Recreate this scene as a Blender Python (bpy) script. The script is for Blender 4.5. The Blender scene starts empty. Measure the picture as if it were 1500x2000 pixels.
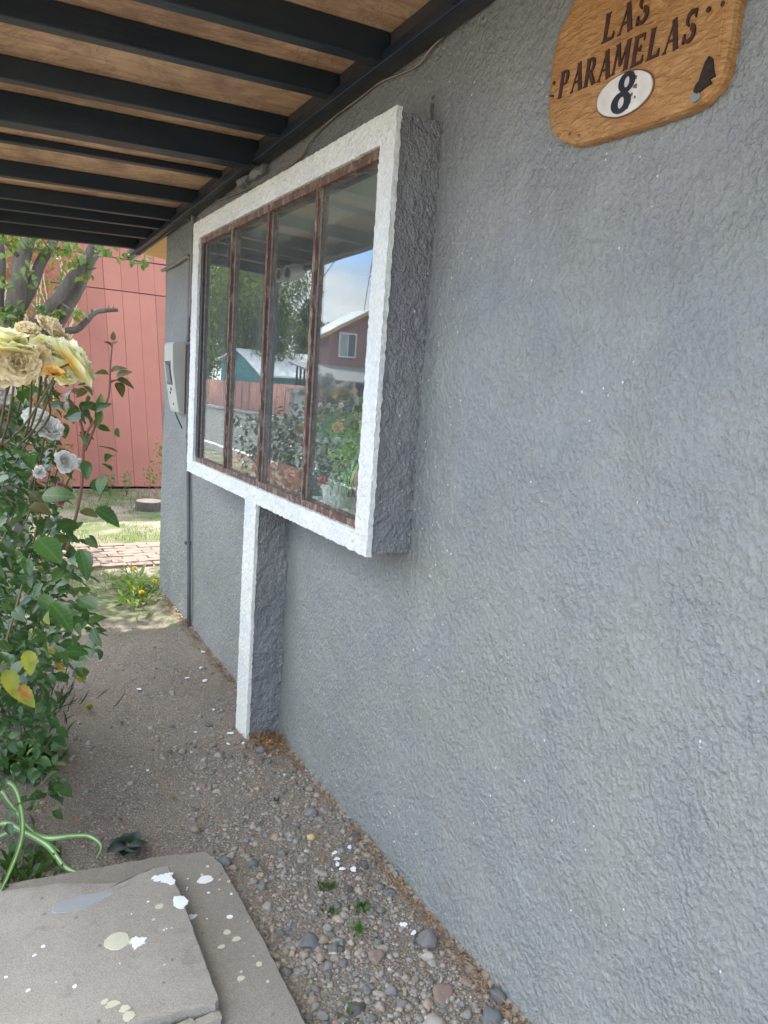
import bpy, math, random
import numpy as np
from mathutils import Matrix, Vector
rnd = random.Random(7)
rng = np.random.default_rng(11)
S = bpy.context.scene
COL = S.collection

# ------------------------------------------------------------------ camera
cam = bpy.data.cameras.new("camera"); camo = bpy.data.objects.new("camera", cam); COL.objects.link(camo)
RC = Matrix(((0.8667176, 0.0191444, -0.4984316), (-0.4936979, 0.1754710, -0.8517466), (0.0711541, 0.9842985, 0.1615353)))
camo.matrix_world = Matrix.Translation((-1.215, 0.0, 1.55)) @ RC.to_4x4()
cam.sensor_fit = 'VERTICAL'; cam.sensor_height = 36.0; cam.lens = 1431.95 / 2000 * 36
cam.clip_start = 0.02; cam.clip_end = 2000
S.camera = camo

# ------------------------------------------------------------------ sky and sun
W = bpy.data.worlds.new("World"); S.world = W; W.use_nodes = True
wn = W.node_tree; wn.nodes.clear()
SUN_DIR = Vector((-0.03, 0.535, 0.845)).normalized()
wo = wn.nodes.new("ShaderNodeOutputWorld"); bg = wn.nodes.new("ShaderNodeBackground")
sky = wn.nodes.new("ShaderNodeTexSky"); sky.sky_type = 'NISHITA'; sky.sun_disc = False
sky.sun_elevation = math.asin(SUN_DIR.z); sky.sun_rotation = math.atan2(SUN_DIR.x, SUN_DIR.y)
sky.air_density = 1.0; sky.dust_density = 0.4; sky.ozone_density = 1.6
bg.inputs['Strength'].default_value = 0.15
tc = wn.nodes.new("ShaderNodeTexCoord"); mp = wn.nodes.new("ShaderNodeMapping")
mp.inputs['Scale'].default_value = (1.0, 1.0, 3.2)
nz = wn.nodes.new("ShaderNodeTexNoise"); nz.inputs['Scale'].default_value = 1.7
nz.inputs['Detail'].default_value = 9; nz.inputs['Roughness'].default_value = 0.56
mp.inputs['Location'].default_value = (3.1, 2.2, 0.9)
rp = wn.nodes.new("ShaderNodeValToRGB"); rp.color_ramp.elements[0].position = 0.47; rp.color_ramp.elements[1].position = 0.62
mx = wn.nodes.new("ShaderNodeMix"); mx.data_type = 'RGBA'
mx.inputs['B'].default_value = (9.5, 10.0, 10.9, 1)
L = wn.links.new
L(tc.outputs['Generated'], mp.inputs['Vector']); L(mp.outputs[0], nz.inputs['Vector']); 
sz_ = wn.nodes.new("ShaderNodeSeparateXYZ"); L(tc.outputs['Generated'], sz_.inputs[0])
m1 = wn.nodes.new("ShaderNodeMath"); m1.operation = 'SUBTRACT'; m1.inputs[0].default_value = 0.135; L(sz_.outputs['Z'], m1.inputs[1])
m2 = wn.nodes.new("ShaderNodeMath"); m2.operation = 'MULTIPLY'; m2.inputs[1].default_value = 4.0; L(m1.outputs[0], m2.inputs[0])
m3 = wn.nodes.new("ShaderNodeMath"); m3.operation = 'MAXIMUM'; m3.inputs[1].default_value = 0.0; L(m2.outputs[0], m3.inputs[0])
m4 = wn.nodes.new("ShaderNodeMath"); m4.operation = 'ADD'; L(nz.outputs[0], m4.inputs[0]); L(m3.outputs[0], m4.inputs[1]); L(m4.outputs[0], rp.inputs[0])
cr_ = wn.nodes.new("ShaderNodeValToRGB"); L(sz_.outputs['Z'], cr_.inputs[0])   # low cloud bank is greyer than the high broken cloud
cr_.color_ramp.elements[0].position = 0.15; cr_.color_ramp.elements[0].color = (.48, .49, .50, 1); cr_.color_ramp.elements[1].position = 0.45; cr_.color_ramp.elements[1].color = (1.07, 1.0, .88, 1)
cs_ = wn.nodes.new("ShaderNodeVectorMath"); cs_.operation = 'SCALE'; cs_.inputs['Scale'].default_value = 10.0; L(cr_.outputs[0], cs_.inputs[0]); 
cn_ = wn.nodes.new("ShaderNodeTexNoise"); cn_.inputs['Scale'].default_value = 5.0; cn_.inputs['Detail'].default_value = 8; L(mp.outputs[0], cn_.inputs['Vector'])
cq_ = wn.nodes.new("ShaderNodeValToRGB"); L(cn_.outputs[0], cq_.inputs[0]); cq_.color_ramp.elements[0].position = 0.35; cq_.color_ramp.elements[0].color = (.66, .72, .80, 1); cq_.color_ramp.elements[1].position = 0.62; cq_.color_ramp.elements[1].color = (1.08, 1.08, 1.08, 1)
cm_ = wn.nodes.new("ShaderNodeMix"); cm_.data_type = 'RGBA'; cm_.blend_type = 'MULTIPLY'; cm_.inputs['Factor'].default_value = 1.0; L(cs_.outputs[0], cm_.inputs['A']); L(cq_.outputs[0], cm_.inputs['B']); L(cm_.outputs['Result'], mx.inputs['B'])
st_ = wn.nodes.new("ShaderNodeValToRGB"); L(sz_.outputs['Z'], st_.inputs[0])   # deep blue low in the sky, as the photograph's sky is
st_.color_ramp.elements[0].position = 0.0; st_.color_ramp.elements[0].color = (.20, .43, .80, 1); st_.color_ramp.elements[1].position = 0.42; st_.color_ramp.elements[1].color = (1, .99, .93, 1)
sm_ = wn.nodes.new("ShaderNodeMix"); sm_.data_type = 'RGBA'; sm_.blend_type = 'MULTIPLY'; sm_.inputs['Factor'].default_value = 1.0; L(sky.outputs[0], sm_.inputs['A']); L(st_.outputs[0], sm_.inputs['B'])
L(rp.outputs[0], mx.inputs['Factor']); L(sm_.outputs['Result'], mx.inputs['A']); L(mx.outputs['Result'], bg.inputs[0]); L(bg.outputs[0], wo.inputs[0])
sl = bpy.data.lights.new("sun", 'SUN'); sl.energy = 2.2; sl.angle = math.radians(0.5); sl.color = (1.0, 0.95, 0.87)
so = bpy.data.objects.new("sun", sl); COL.objects.link(so); so.rotation_euler = SUN_DIR.to_track_quat('Z', 'Y').to_euler()
so.location = (0, 0, 12)
S.view_settings.view_transform = 'Standard'; S.view_settings.look = 'None'
S.view_settings.exposure = 2.47; S.view_settings.gamma = 1.0; S.view_settings.use_curve_mapping = False
S.render.engine = 'CYCLES'; S.cycles.max_bounces = 8; S.cycles.transparent_max_bounces = 12
S.cycles.use_denoising = True

# ------------------------------------------------------------------ numpy noise
_T = np.random.default_rng(3).random(65536).astype(np.float32)
def _h(i, j, k, s):
    n = (i * 73856093) ^ (j * 19349663) ^ (k * 83492791) ^ (s * 2654435)
    return _T[(n ^ (n >> 13)) & 65535]
def vnoise(P, sc, seed=0):
    Q = np.asarray(P, float) * sc + 1000.0; I = np.floor(Q).astype(np.int64); F = Q - I; F = F * F * (3 - 2 * F); r = 0
    for a in (0, 1):
        for b in (0, 1):
            for c in (0, 1):
                w = (F[:, 0] if a else 1 - F[:, 0]) * (F[:, 1] if b else 1 - F[:, 1]) * (F[:, 2] if c else 1 - F[:, 2])
                r = r + w * _h(I[:, 0] + a, I[:, 1] + b, I[:, 2] + c, seed)
    return r * 2 - 1
def fbm(P, sc, seed=0, o=3, g=0.5):
    r = 0; a = 1.0
    for i in range(o): r = r + a * vnoise(P, sc, seed + 17 * i); sc = sc * 2.03; a *= g
    return r
def vfield(P, sc, seed=0, o=2): return np.stack([fbm(P, sc, seed + 101 * i, o) for i in range(3)], 1)

# ------------------------------------------------------------------ object helpers
def tag(o, label=None, cat=None, group=None, kind=None):
    if label: o['label'] = label
    if cat: o['category'] = cat
    if group: o['group'] = group
    if kind: o['kind'] = kind
    return o
def thing(name, label, cat, loc=(0, 0, 0), group=None):
    o = bpy.data.objects.new(name, None); COL.objects.link(o); o.location = loc; o.empty_display_size = .05
    return tag(o, label, cat, group)
def mesh(V, F, smooth=False, uv=None, name='mesh'):
    me = bpy.data.meshes.new(name)
    if isinstance(V, np.ndarray) and isinstance(F, np.ndarray):
        me.vertices.add(len(V)); me.vertices.foreach_set('co', V.astype(np.float32).ravel())
        k = F.shape[1]; me.loops.add(F.size); me.loops.foreach_set('vertex_index', F.astype(np.int32).ravel())
        me.polygons.add(len(F)); me.polygons.foreach_set('loop_start', np.arange(0, F.size, k, dtype=np.int32))
        me.update(calc_edges=True)
    else:
        me.from_pydata([tuple(map(float, v)) for v in V], [], [tuple(map(int, f)) for f in F]); me.update()
    if uv is not None:
        l = me.uv_layers.new(name='UVMap'); li = np.empty(len(me.loops), np.int32); me.loops.foreach_get('vertex_index', li)
        l.data.foreach_set('uv', np.asarray(uv, np.float32)[li].ravel())
    if smooth: me.polygons.foreach_set('use_smooth', np.ones(len(me.polygons), bool))
    return me
def link(name, me, mt=None, parent=None, loc=None):
    if mt is not None and len(me.materials) == 0: me.materials.append(mt)
    o = bpy.data.objects.new(name, me); COL.objects.link(o)
    if loc is not None: o.location = loc
    if parent is not None: 
        o.parent = parent
        pw = Vector(); q = parent
        while q is not None: pw = pw + q.location; q = q.parent
        o.location = Vector(loc if loc is not None else (0, 0, 0)) - pw   # every coordinate below is a world coordinate
    return o
def bake(name, V, F, mt, parent=None, smooth=False, uv=None): return link(name, mesh(V, F, smooth, uv, name), mt, parent)
QB = [(0, 3, 2, 1), (4, 5, 6, 7), (0, 1, 5, 4), (1, 2, 6, 5), (2, 3, 7, 6), (3, 0, 4, 7)]
def boxVF(x0, x1, y0, y1, z0, z1):
    return [(x0, y0, z0), (x1, y0, z0), (x1, y1, z0), (x0, y1, z0), (x0, y0, z1), (x1, y0, z1), (x1, y1, z1), (x0, y1, z1)], QB
def box(name, x0, x1, y0, y1, z0, z1, mt, parent=None, bev=0.0):
    V, F = boxVF(x0, x1, y0, y1, z0, z1); o = bake(name, V, F, mt, parent)
    if bev: 
        m = o.modifiers.new('bevel', 'BEVEL'); m.width = bev; m.segments = 2
    return o
class MB:
    def __init__(s): s.V = []; s.F = []
    def add(s, V, F):
        n = len(s.V); s.V += [tuple(v) for v in V]; s.F += [tuple(i + n for i in f) for f in F]
    def box(s, *a): s.add(*boxVF(*a))
    def tube(s, pts, rad, n=8, cap=True): s.add(*tubeVF(pts, rad, n, cap))
    def build(s, name, mt, parent=None, smooth=False): return bake(name, s.V, s.F, mt, parent, smooth)
def tubeVF(pts, rad, n=8, cap=True, jit=0, seed=0):
    P = [Vector(p) for p in pts]; R = rad if hasattr(rad, '__len__') else [rad] * len(P)
    V = []; F = []; up = Vector((0.13, 0.21, 0.97)); rr = random.Random(seed)
    t0 = (P[1] - P[0]).normalized(); a = t0.cross(up)
    if a.length < .05: a = t0.cross(Vector((1, 0, 0)))
    a.normalize()
    for i, p in enumerate(P):
        t = (P[min(i + 1, len(P) - 1)] - P[max(i - 1, 0)]).normalized()
        a = (a - t * a.dot(t)).normalized(); b = t.cross(a)
        for k in range(n):
            an = 2 * math.pi * k / n; r = R[i] * (1 + (rr.uniform(-jit, jit) if jit else 0))
            V.append(tuple(p + (a * math.cos(an) + b * math.sin(an)) * r))
    for i in range(len(P) - 1):
        for k in range(n):
            F.append((i * n + k, i * n + (k + 1) % n, (i + 1) * n + (k + 1) % n, (i + 1) * n + k))
    if cap: F.append(tuple(range(n - 1, -1, -1))); F.append(tuple((len(P) - 1) * n + k for k in range(n)))
    return V, F
def smoothpath(pts, sub=5):
    P = [Vector(p) for p in pts]; out = []
    for i in range(len(P) - 1):
        a = P[max(i - 1, 0)]; b = P[i]; c = P[i + 1]; d = P[min(i + 2, len(P) - 1)]
        for k in range(sub):
            t = k / sub
            out.append(0.5 * ((2 * b) + (c - a) * t + (2 * a - 5 * b + 4 * c - d) * t * t + (3 * b - a - 3 * c + d) * t ** 3))
    out.append(P[-1]); return out
def lathe(prof, n=24, c=(0, 0, 0)):
    V = []; F = []
    for r, z in prof:
        for k in range(n): a = 2 * math.pi * k / n; V.append((c[0] + r * math.cos(a), c[1] + r * math.sin(a), c[2] + z))
    for i in range(len(prof) - 1):
        for k in range(n): F.append((i * n + k, i * n + (k + 1) % n, (i + 1) * n + (k + 1) % n, (i + 1) * n + k))
    return V, F
def gridbox(x, y, z, amp, sc, seed=0, o=2):
    """Box whose faces are fine grids, pushed about by one noise field so its edges stay closed but uneven. x, y, z: (lo, hi, step)."""
    Vs = []; Fs = []; n = 0
    def lin(t): k = max(1, int(round((t[1] - t[0]) / t[2]))); return np.linspace(t[0], t[1], k + 1)
    X, Y, Z = lin(x), lin(y), lin(z)
    for (A, B, c, order, flip) in ((Y, Z, x[0], 'x', 1), (Y, Z, x[1], 'x', 0), (X, Z, y[0], 'y', 0), (X, Z, y[1], 'y', 1), (X, Y, z[0], 'z', 1), (X, Y, z[1], 'z', 0)):
        a, b = np.meshgrid(A, B, indexing='ij'); a = a.ravel(); b = b.ravel(); cc = np.full_like(a, c)
        P = {'x': (cc, a, b), 'y': (a, cc, b), 'z': (a, b, cc)}[order]; Vs.append(np.stack(P, 1))
        na, nb = len(A), len(B); i, j = np.meshgrid(np.arange(na - 1), np.arange(nb - 1), indexing='ij'); i = i.ravel(); j = j.ravel()
        q = np.stack([i * nb + j, (i + 1) * nb + j, (i + 1) * nb + j + 1, i * nb + j + 1], 1)
        if flip: q = q[:, ::-1]
        Fs.append(q + n); n += na * nb
    V = np.concatenate(Vs); F = np.concatenate(Fs)
    return V + amp * vfield(V, sc, seed, o), F

# ------------------------------------------------------------------ materials
def newmat(name):
    m = bpy.data.materials.new(name); m.use_nodes = True; nt = m.node_tree; b = nt.nodes['Principled BSDF']; return m, nt, b
def noise_node(nt, vec, scale, detail=5, rough=.55, dist=0.0):
    n = nt.nodes.new('ShaderNodeTexNoise'); n.inputs['Scale'].default_value = scale; n.inputs['Detail'].default_value = detail
    n.inputs['Roughness'].default_value = rough; n.inputs['Distortion'].default_value = dist
    if vec is not None: nt.links.new(vec, n.inputs['Vector'])
    return n.outputs[0]
def ramp(nt, fac, stops):
    r = nt.nodes.new('ShaderNodeValToRGB'); e = r.color_ramp.elements
    while len(e) < len(stops): e.new(0.5)
    for k, (p, c) in enumerate(stops):
        e[k].position = p; e[k].color = (*c, 1) if hasattr(c, '__len__') else (c, c, c, 1)
    nt.links.new(fac, r.inputs[0]); return r.outputs[0]
def mixc(nt, fac, a, b, mode='MIX'):
    m = nt.nodes.new('ShaderNodeMix'); m.data_type = 'RGBA'; m.blend_type = mode
    for s, v in (('Factor', fac), ('A', a), ('B', b)):
        if isinstance(v, bpy.types.NodeSocket): nt.links.new(v, m.inputs[s])
        elif s == 'Factor': m.inputs[s].default_value = v
        else: m.inputs[s].default_value = (*v, 1)
    return m.outputs['Result']
def math_(nt, op, a, b=None):
    m = nt.nodes.new('ShaderNodeMath'); m.operation = op; m.use_clamp = False
    for i, v in enumerate((a, b)):
        if v is None: continue
        if isinstance(v, bpy.types.NodeSocket): nt.links.new(v, m.inputs[i])
        else: m.inputs[i].default_value = v
    return m.outputs[0]
def coords(nt, scale=(1, 1, 1), kind='pos'):
    if kind == 'pos': g = nt.nodes.new('ShaderNodeNewGeometry').outputs['Position']
    else: g = nt.nodes.new('ShaderNodeTexCoord').outputs['Object']
    if scale == (1, 1, 1): return g
    m = nt.nodes.new('ShaderNodeMapping'); m.inputs['Scale'].default_value = scale; nt.links.new(g, m.inputs[0]); return m.outputs[0]
def bump(nt, b, h, strength=.5, dist=.01, prev=None):
    n = nt.nodes.new('ShaderNodeBump'); n.inputs['Strength'].default_value = strength; n.inputs['Distance'].default_value = dist
    nt.links.new(h, n.inputs['Height'])
    if prev is not None: nt.links.new(prev, n.inputs['Normal'])
    if b is not None: nt.links.new(n.outputs[0], b.inputs['Normal'])
    return n.outputs[0]
def simple(name, c1, c2=None, scale=6, rough=.7, spec=.4, bstr=0.0, bscale=60, bdist=.004, stretch=(1, 1, 1), lo=.35, hi=.65, metal=0, objrand=0.0, kind='obj'):
    m, nt, b = newmat(name); v = coords(nt, stretch, kind)
    c2 = c2 or tuple(x * .75 for x in c1)
    col = ramp(nt, noise_node(nt, v, scale, 7, .6), [(lo, c1), (hi, c2)])
    if objrand:
        oi = nt.nodes.new('ShaderNodeObjectInfo'); k = ramp(nt, oi.outputs['Random'], [(0, (1 - objrand,) * 3), (1, (1 + objrand,) * 3)])
        col = mixc(nt, 1.0, col, k, 'MULTIPLY')
    nt.links.new(col, b.inputs['Base Color']); b.inputs['Roughness'].default_value = rough
    b.inputs['Specular IOR Level'].default_value = spec; b.inputs['Metallic'].default_value = metal
    if bstr: bump(nt, b, noise_node(nt, v, bscale, 6, .6), bstr, bdist)
    return m
def leafmat(name, c1, c2, rough=.45, trans=.25, yellow=None, scale=14, spec=.4, amt=(.62, .72)):
    m, nt, b = newmat(name); v = coords(nt)
    col = ramp(nt, noise_node(nt, v, scale, 3), [(.3, c1), (.7, c2)])
    oi = nt.nodes.new('ShaderNodeObjectInfo'); col = mixc(nt, 1.0, col, ramp(nt, oi.outputs['Random'], [(0, (.7,) * 3), (1, (1.25,) * 3)]), 'MULTIPLY')
    if yellow: col = mixc(nt, ramp(nt, noise_node(nt, v, scale * .6, 2), [(amt[0], 0.0), (amt[1], 1.0)]), col, yellow)
    nt.links.new(col, b.inputs['Base Color']); b.inputs['Roughness'].default_value = rough; b.inputs['Specular IOR Level'].default_value = spec
    t = nt.nodes.new('ShaderNodeBsdfTranslucent'); nt.links.new(mixc(nt, 1.0, col, (1.5, 1.7, .5), 'MULTIPLY'), t.inputs[0])
    ms = nt.nodes.new('ShaderNodeMixShader'); ms.inputs[0].default_value = trans
    nt.links.new(b.outputs[0], ms.inputs[1]); nt.links.new(t.outputs[0], ms.inputs[2]); nt.links.new(ms.outputs[0], nt.nodes['Material Output'].inputs[0])
    return m

def stucco(name, base, base2, rough=.5, relief=1.0, flecks=True, grime=True):
    m, nt, b = newmat(name); v = coords(nt)
    # warped coordinates give the trowelled, slightly slanting ridges of the roughcast
    mpn = nt.nodes.new('ShaderNodeMapping'); mpn.inputs['Rotation'].default_value = (math.radians(35), 0, 0); mpn.inputs['Scale'].default_value = (1, 1.0, 0.8)
    nt.links.new(v, mpn.inputs[0]); w = mpn.outputs[0]
    n1 = noise_node(nt, w, 98, 2, .5, .2); n2 = noise_node(nt, w, 210, 3, .6, .3); n3 = noise_node(nt, v, 22, 2)
    h = math_(nt, 'ADD', math_(nt, 'MULTIPLY', ramp(nt, n1, [(.28, 0.0), (.74, 1.0)]), 1.0), math_(nt, 'MULTIPLY', n2, .5))
    h = math_(nt, 'ADD', h, math_(nt, 'MULTIPLY', n3, .8))
    # the render was thrown on unevenly: some areas are rubbed nearly smooth, others stand proud
    h = math_(nt, 'MULTIPLY', h, ramp(nt, noise_node(nt, v, 5.5, 4, .6), [(.32, .55), (.68, 1.25)]))
    h = math_(nt, 'ADD', h, math_(nt, 'MULTIPLY', noise_node(nt, v, 9, 3), 1.6))
    bump(nt, b, h, .85, .0078 * relief)
    col = ramp(nt, noise_node(nt, v, 2.2, 5), [(.35, base), (.68, base2)])
    col = mixc(nt, 1.0, col, ramp(nt, n1, [(.3, .88), (.7, 1.06)]), 'MULTIPLY')
    col = mixc(nt, 1.0, col, ramp(nt, noise_node(nt, v, 4.5, 6, .62), [(.3, (.90, .92, .97)), (.5, (1, 1, 1)), (.72, (1.07, 1.08, 1.04))]), 'MULTIPLY')
    if grime:
        g = ramp(nt, noise_node(nt, v, 3.2, 6, .65), [(.58, 0.0), (.78, .35)])
        col = mixc(nt, g, col, (.19, .165, .15))
    if flecks:
        # chips where the paint missed the tips of the render: a few thick patches, few elsewhere
        patch = ramp(nt, noise_node(nt, v, 2.6, 4, .6), [(.48, .0), (.68, 1.0)])
        vo = nt.nodes.new('ShaderNodeTexVoronoi'); vo.inputs['Scale'].default_value = 140; nt.links.new(w, vo.inputs['Vector'])
        sz3 = nt.nodes.new('ShaderNodeSeparateXYZ'); nt.links.new(v, sz3.inputs[0])   # most knocks are near the foot of the wall and beside the bay
        foot = ramp(nt, sz3.outputs['Z'], [(.0, 1.0), (.45, .12)]); side = ramp(nt, math_(nt, 'ABSOLUTE', math_(nt, 'SUBTRACT', sz3.outputs['Y'], 1.82)), [(.02, .9), (.16, .1)])
        patch = math_(nt, 'MULTIPLY', patch, math_(nt, 'MAXIMUM', foot, side))
        wh = nt.nodes.new('ShaderNodeTexWhiteNoise'); nt.links.new(vo.outputs['Color'], wh.inputs['Vector'])
        rare = math_(nt, 'GREATER_THAN', wh.outputs[0], math_(nt, 'SUBTRACT', .9985, math_(nt, 'MULTIPLY', patch, .075)))
        close = math_(nt, 'LESS_THAN', math_(nt, 'ADD', vo.outputs['Distance'], math_(nt, 'MULTIPLY', n2, .35)), .50)
        col = mixc(nt, math_(nt, 'MULTIPLY', rare, close), col, (.62, .60, .58))
    nt.links.new(col, b.inputs['Base Color']); b.inputs['Roughness'].default_value = rough; b.inputs['Specular IOR Level'].default_value = .45
    return m
M_wall = stucco('grey_stucco', (.257, .265, .247), (.233, .240, .225), .48, .72)
M_white = stucco('white_stucco', (.72, .725, .665), (.68, .685, .63), .6, .5, flecks=False, grime=False)
M_bay = stucco('grey_rough_stucco', (.235, .240, .234), (.208, .212, .208), .5, 1.2)
M_black = simple('black_paint', (.009, .019, .030), (.022, .032, .040), 7, .40, .5, .5, 30, .004, (.25, 1, 1))
M_ledger = simple('dark_paint_worn', (.035, .037, .036), (.075, .072, .066), 5, .6, .3, .4, 50, .003)
# plywood
m, nt, b = newmat('plywood'); v = coords(nt, (1.4, 9, 1))
c = ramp(nt, noise_node(nt, v, 2.0, 6, .6, 1.4), [(.3, (.70, .48, .28)), (.5, (.58, .37, .22)), (.72, (.40, .22, .14))])
c = mixc(nt, ramp(nt, noise_node(nt, coords(nt), 3.1, 8, .7), [(.46, 0.0), (.68, .8)]), c, (.22, .12, .085))
ed = ramp(nt, noise_node(nt, coords(nt), 2.1, 9, .75, .6), [(.49, 0.0), (.5, .6), (.51, 0.0)])
c = mixc(nt, ed, c, (.14, .08, .05)); nt.links.new(c, b.inputs['Base Color']); b.inputs['Roughness'].default_value = .65
M_ply = m
M_ply2 = simple('new_plywood', (.66, .43, .20), (.55, .33, .14), 3, .6, .3, .1, 30, .002, (1, 12, 1))
# weathered window frame
m, nt, b = newmat('peeling_frame_paint'); v = coords(nt)
base = ramp(nt, noise_node(nt, v, 9, 6), [(.35, (.125, .058, .038)), (.7, (.072, .034, .024))])
peel = ramp(nt, noise_node(nt, coords(nt, (1, .8, .28)), 60, 8, .7), [(.50, 0.0), (.56, 1.0)])
wood = ramp(nt, noise_node(nt, coords(nt, (1, .5, .3)), 120, 4), [(.3, (.30, .24, .18)), (.7, (.15, .09, .065))])
nt.links.new(mixc(nt, peel, base, wood), b.inputs['Base Color']); b.inputs['Roughness'].default_value = .72
bump(nt, b, peel, -.5, .002); M_frame = m
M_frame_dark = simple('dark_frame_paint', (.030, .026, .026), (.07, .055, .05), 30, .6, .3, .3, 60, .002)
# glass
m, nt, b = newmat('window_glass'); nt.nodes.remove(b)
tr = nt.nodes.new('ShaderNodeBsdfTransparent'); tr.inputs[0].default_value = (.95, .98, .96, 1)
gl = nt.nodes.new('ShaderNodeBsdfGlossy'); gl.inputs['Roughness'].default_value = 0.0; gl.inputs['Color'].default_value = (.94, .98, 1, 1)
fr = nt.nodes.new('ShaderNodeFresnel'); gbk = nt.nodes.new('ShaderNodeNewGeometry').outputs['Backfacing']; nt.links.new(math_(nt, 'ADD', math_(nt, 'MULTIPLY', gbk, 1 / 1.48 - 1.48), 1.48), fr.inputs['IOR'])
df = nt.nodes.new('ShaderNodeBsdfDiffuse'); df.inputs[0].default_value = (.55, .57, .55, 1)
n0 = noise_node(nt, coords(nt, (1, 1, .6)), 1.3, 2); bb = bump(nt, None, n0, .05, .02); nt.links.new(bb, gl.inputs['Normal'])
dust_haze = ramp(nt, noise_node(nt, coords(nt, (1, 3, .25)), 4, 5, .6), [(.3, .03), (.8, .08)])  # dust film, strengthened to put a pale haze over the dark panes
ms = nt.nodes.new('ShaderNodeMixShader'); md = nt.nodes.new('ShaderNodeMixShader')
nt.links.new(fr.outputs[0], ms.inputs[0]); nt.links.new(tr.outputs[0], ms.inputs[1]); nt.links.new(gl.outputs[0], ms.inputs[2])
nt.links.new(dust_haze, md.inputs[0]); nt.links.new(ms.outputs[0], md.inputs[1]); nt.links.new(df.outputs[0], md.inputs[2])
nt.links.new(md.outputs[0], nt.nodes['Material Output'].inputs[0]); M_glass = m
# ground
def groundmat():
    m, nt, b = newmat('garden_soil'); v = coords(nt)
    c = ramp(nt, noise_node(nt, v, 1.6, 8, .62), [(.3, (.20, .170, .138)), (.55, (.25, .214, .176)), (.75, (.30, .26, .215))])
    c = mixc(nt, 1.0, c, ramp(nt, noise_node(nt, v, 140, 4, .7), [(.3, .62), (.7, 1.35)]), 'MULTIPLY')
    vo = nt.nodes.new('ShaderNodeTexVoronoi'); vo.inputs['Scale'].default_value = 150; nt.links.new(v, vo.inputs['Vector'])
    sp = nt.nodes.new('ShaderNodeSeparateColor'); nt.links.new(vo.outputs['Color'], sp.inputs[0])
    peb = ramp(nt, sp.outputs[0], [(0, (.10, .09, .085)), (.4, (.19, .165, .145)), (.7, (.25, .21, .18)), (.93, (.30, .27, .24)), (1, (.5, .47, .42))])
    c = mixc(nt, ramp(nt, noise_node(nt, v, 5, 4, .6), [(.35, .2), (.65, .75)]), c, peb)
    # straw and rusty leaf crumbs
    c = mixc(nt, ramp(nt, noise_node(nt, v, 60, 3, .6), [(.66, 0.0), (.70, .6)]), c, (.30, .17, .09))
    sx = nt.nodes.new('ShaderNodeSeparateXYZ'); nt.links.new(v, sx.inputs[0])
    far = ramp(nt, math_(nt, 'MULTIPLY', sx.outputs['Y'], .1), [(.40, 0.0), (.52, 1.0)])
    g = math_(nt, 'MULTIPLY', far, ramp(nt, noise_node(nt, v, 1.4, 6, .65), [(.42, 0.0), (.58, .85)]))
    c = mixc(nt, math_(nt, 'MULTIPLY', far, .5), c, (.29, .23, .18))
    c = mixc(nt, g, c, (.085, .125, .04))
    nt.links.new(c, b.inputs['Base Color']); b.inputs['Roughness'].default_value = .95; b.inputs['Specular IOR Level'].default_value = .15
    h = math_(nt, 'ADD', noise_node(nt, v, 130, 5, .75), math_(nt, 'MULTIPLY', vo.outputs['Distance'], -.7))
    bump(nt, b, h, .9, .006); return m
M_ground = groundmat()
def concretemat(name, c1, c2):
    m, nt, b = newmat(name); v = coords(nt)
    c = ramp(nt, noise_node(nt, v, 3.5, 9, .68), [(.3, c1), (.7, c2)])
    c = mixc(nt, 1.0, c, ramp(nt, noise_node(nt, v, 260, 3, .7), [(.3, .74), (.7, 1.20)]), 'MULTIPLY')
    c = mixc(nt, ramp(nt, noise_node(nt, v, 17, 5, .6), [(.60, 0.0), (.74, .5)]), c, (.15, .13, .115))
    vo = nt.nodes.new('ShaderNodeTexVoronoi'); vo.inputs['Scale'].default_value = 26; vo.inputs['Randomness'].default_value = 1; nt.links.new(v, vo.inputs['Vector'])
    sp = nt.nodes.new('ShaderNodeSeparateColor'); nt.links.new(vo.outputs['Color'], sp.inputs[0])
    wob = math_(nt, 'ADD', vo.outputs['Distance'], math_(nt, 'MULTIPLY', noise_node(nt, v, 90, 3), .25))
    pit = math_(nt, 'MULTIPLY', math_(nt, 'LESS_THAN', wob, .25), math_(nt, 'GREATER_THAN', sp.outputs[0], .78))
    c = mixc(nt, math_(nt, 'MULTIPLY', pit, .55), c, (.12, .105, .10))
    nt.links.new(c, b.inputs['Base Color']); b.inputs['Roughness'].default_value = .9; b.inputs['Specular IOR Level'].default_value = .2
    h = math_(nt, 'SUBTRACT', math_(nt, 'MULTIPLY', noise_node(nt, v, 180, 5, .7), .5), pit)
    bump(nt, b, h, .9, .0035); return m
M_conc = concretemat('slab_concrete', (.345, .318, .280), (.262, .240, .208))
M_conc2 = concretemat('lower_slab_concrete', (.275, .250, .218), (.22, .198, .172))
M_drip_w = simple('white_paint_drip', (.74, .78, .78), (.66, .70, .70), 30, .6, .3)
M_drip_c = simple('cream_paint_drip', (.52, .50, .40), (.46, .44, .34), 30, .7, .3)
M_drip_g = simple('grey_paint_smear', (.25, .265, .285), (.29, .29, .30), 12, .8, .3)
M_stone = [simple('pebble_%s' % n, c, tuple(k * .7 for k in c), 30, .75, .3, .3, 120, .002, objrand=.15) for n, c in
           (('grey', (.19, .182, .172)), ('blue', (.155, .165, .168)), ('tan', (.27, .225, .18)), ('pale', (.34, .315, .28)), ('rose', (.27, .20, .175)), ('dark', (.115, .11, .105)))]
M_straw = simple('dry_straw', (.40, .25, .12), (.22, .12, .06), 30, .85, .2)
M_shed = simple('salmon_shed_paint', (.36, .150, .118), (.32, .128, .100), 1.6, .6, .3, .12, 20, .004, objrand=.07, kind='pos')
M_dark = simple('dark_gap', (.03, .025, .022), None, 5, .9)
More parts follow.
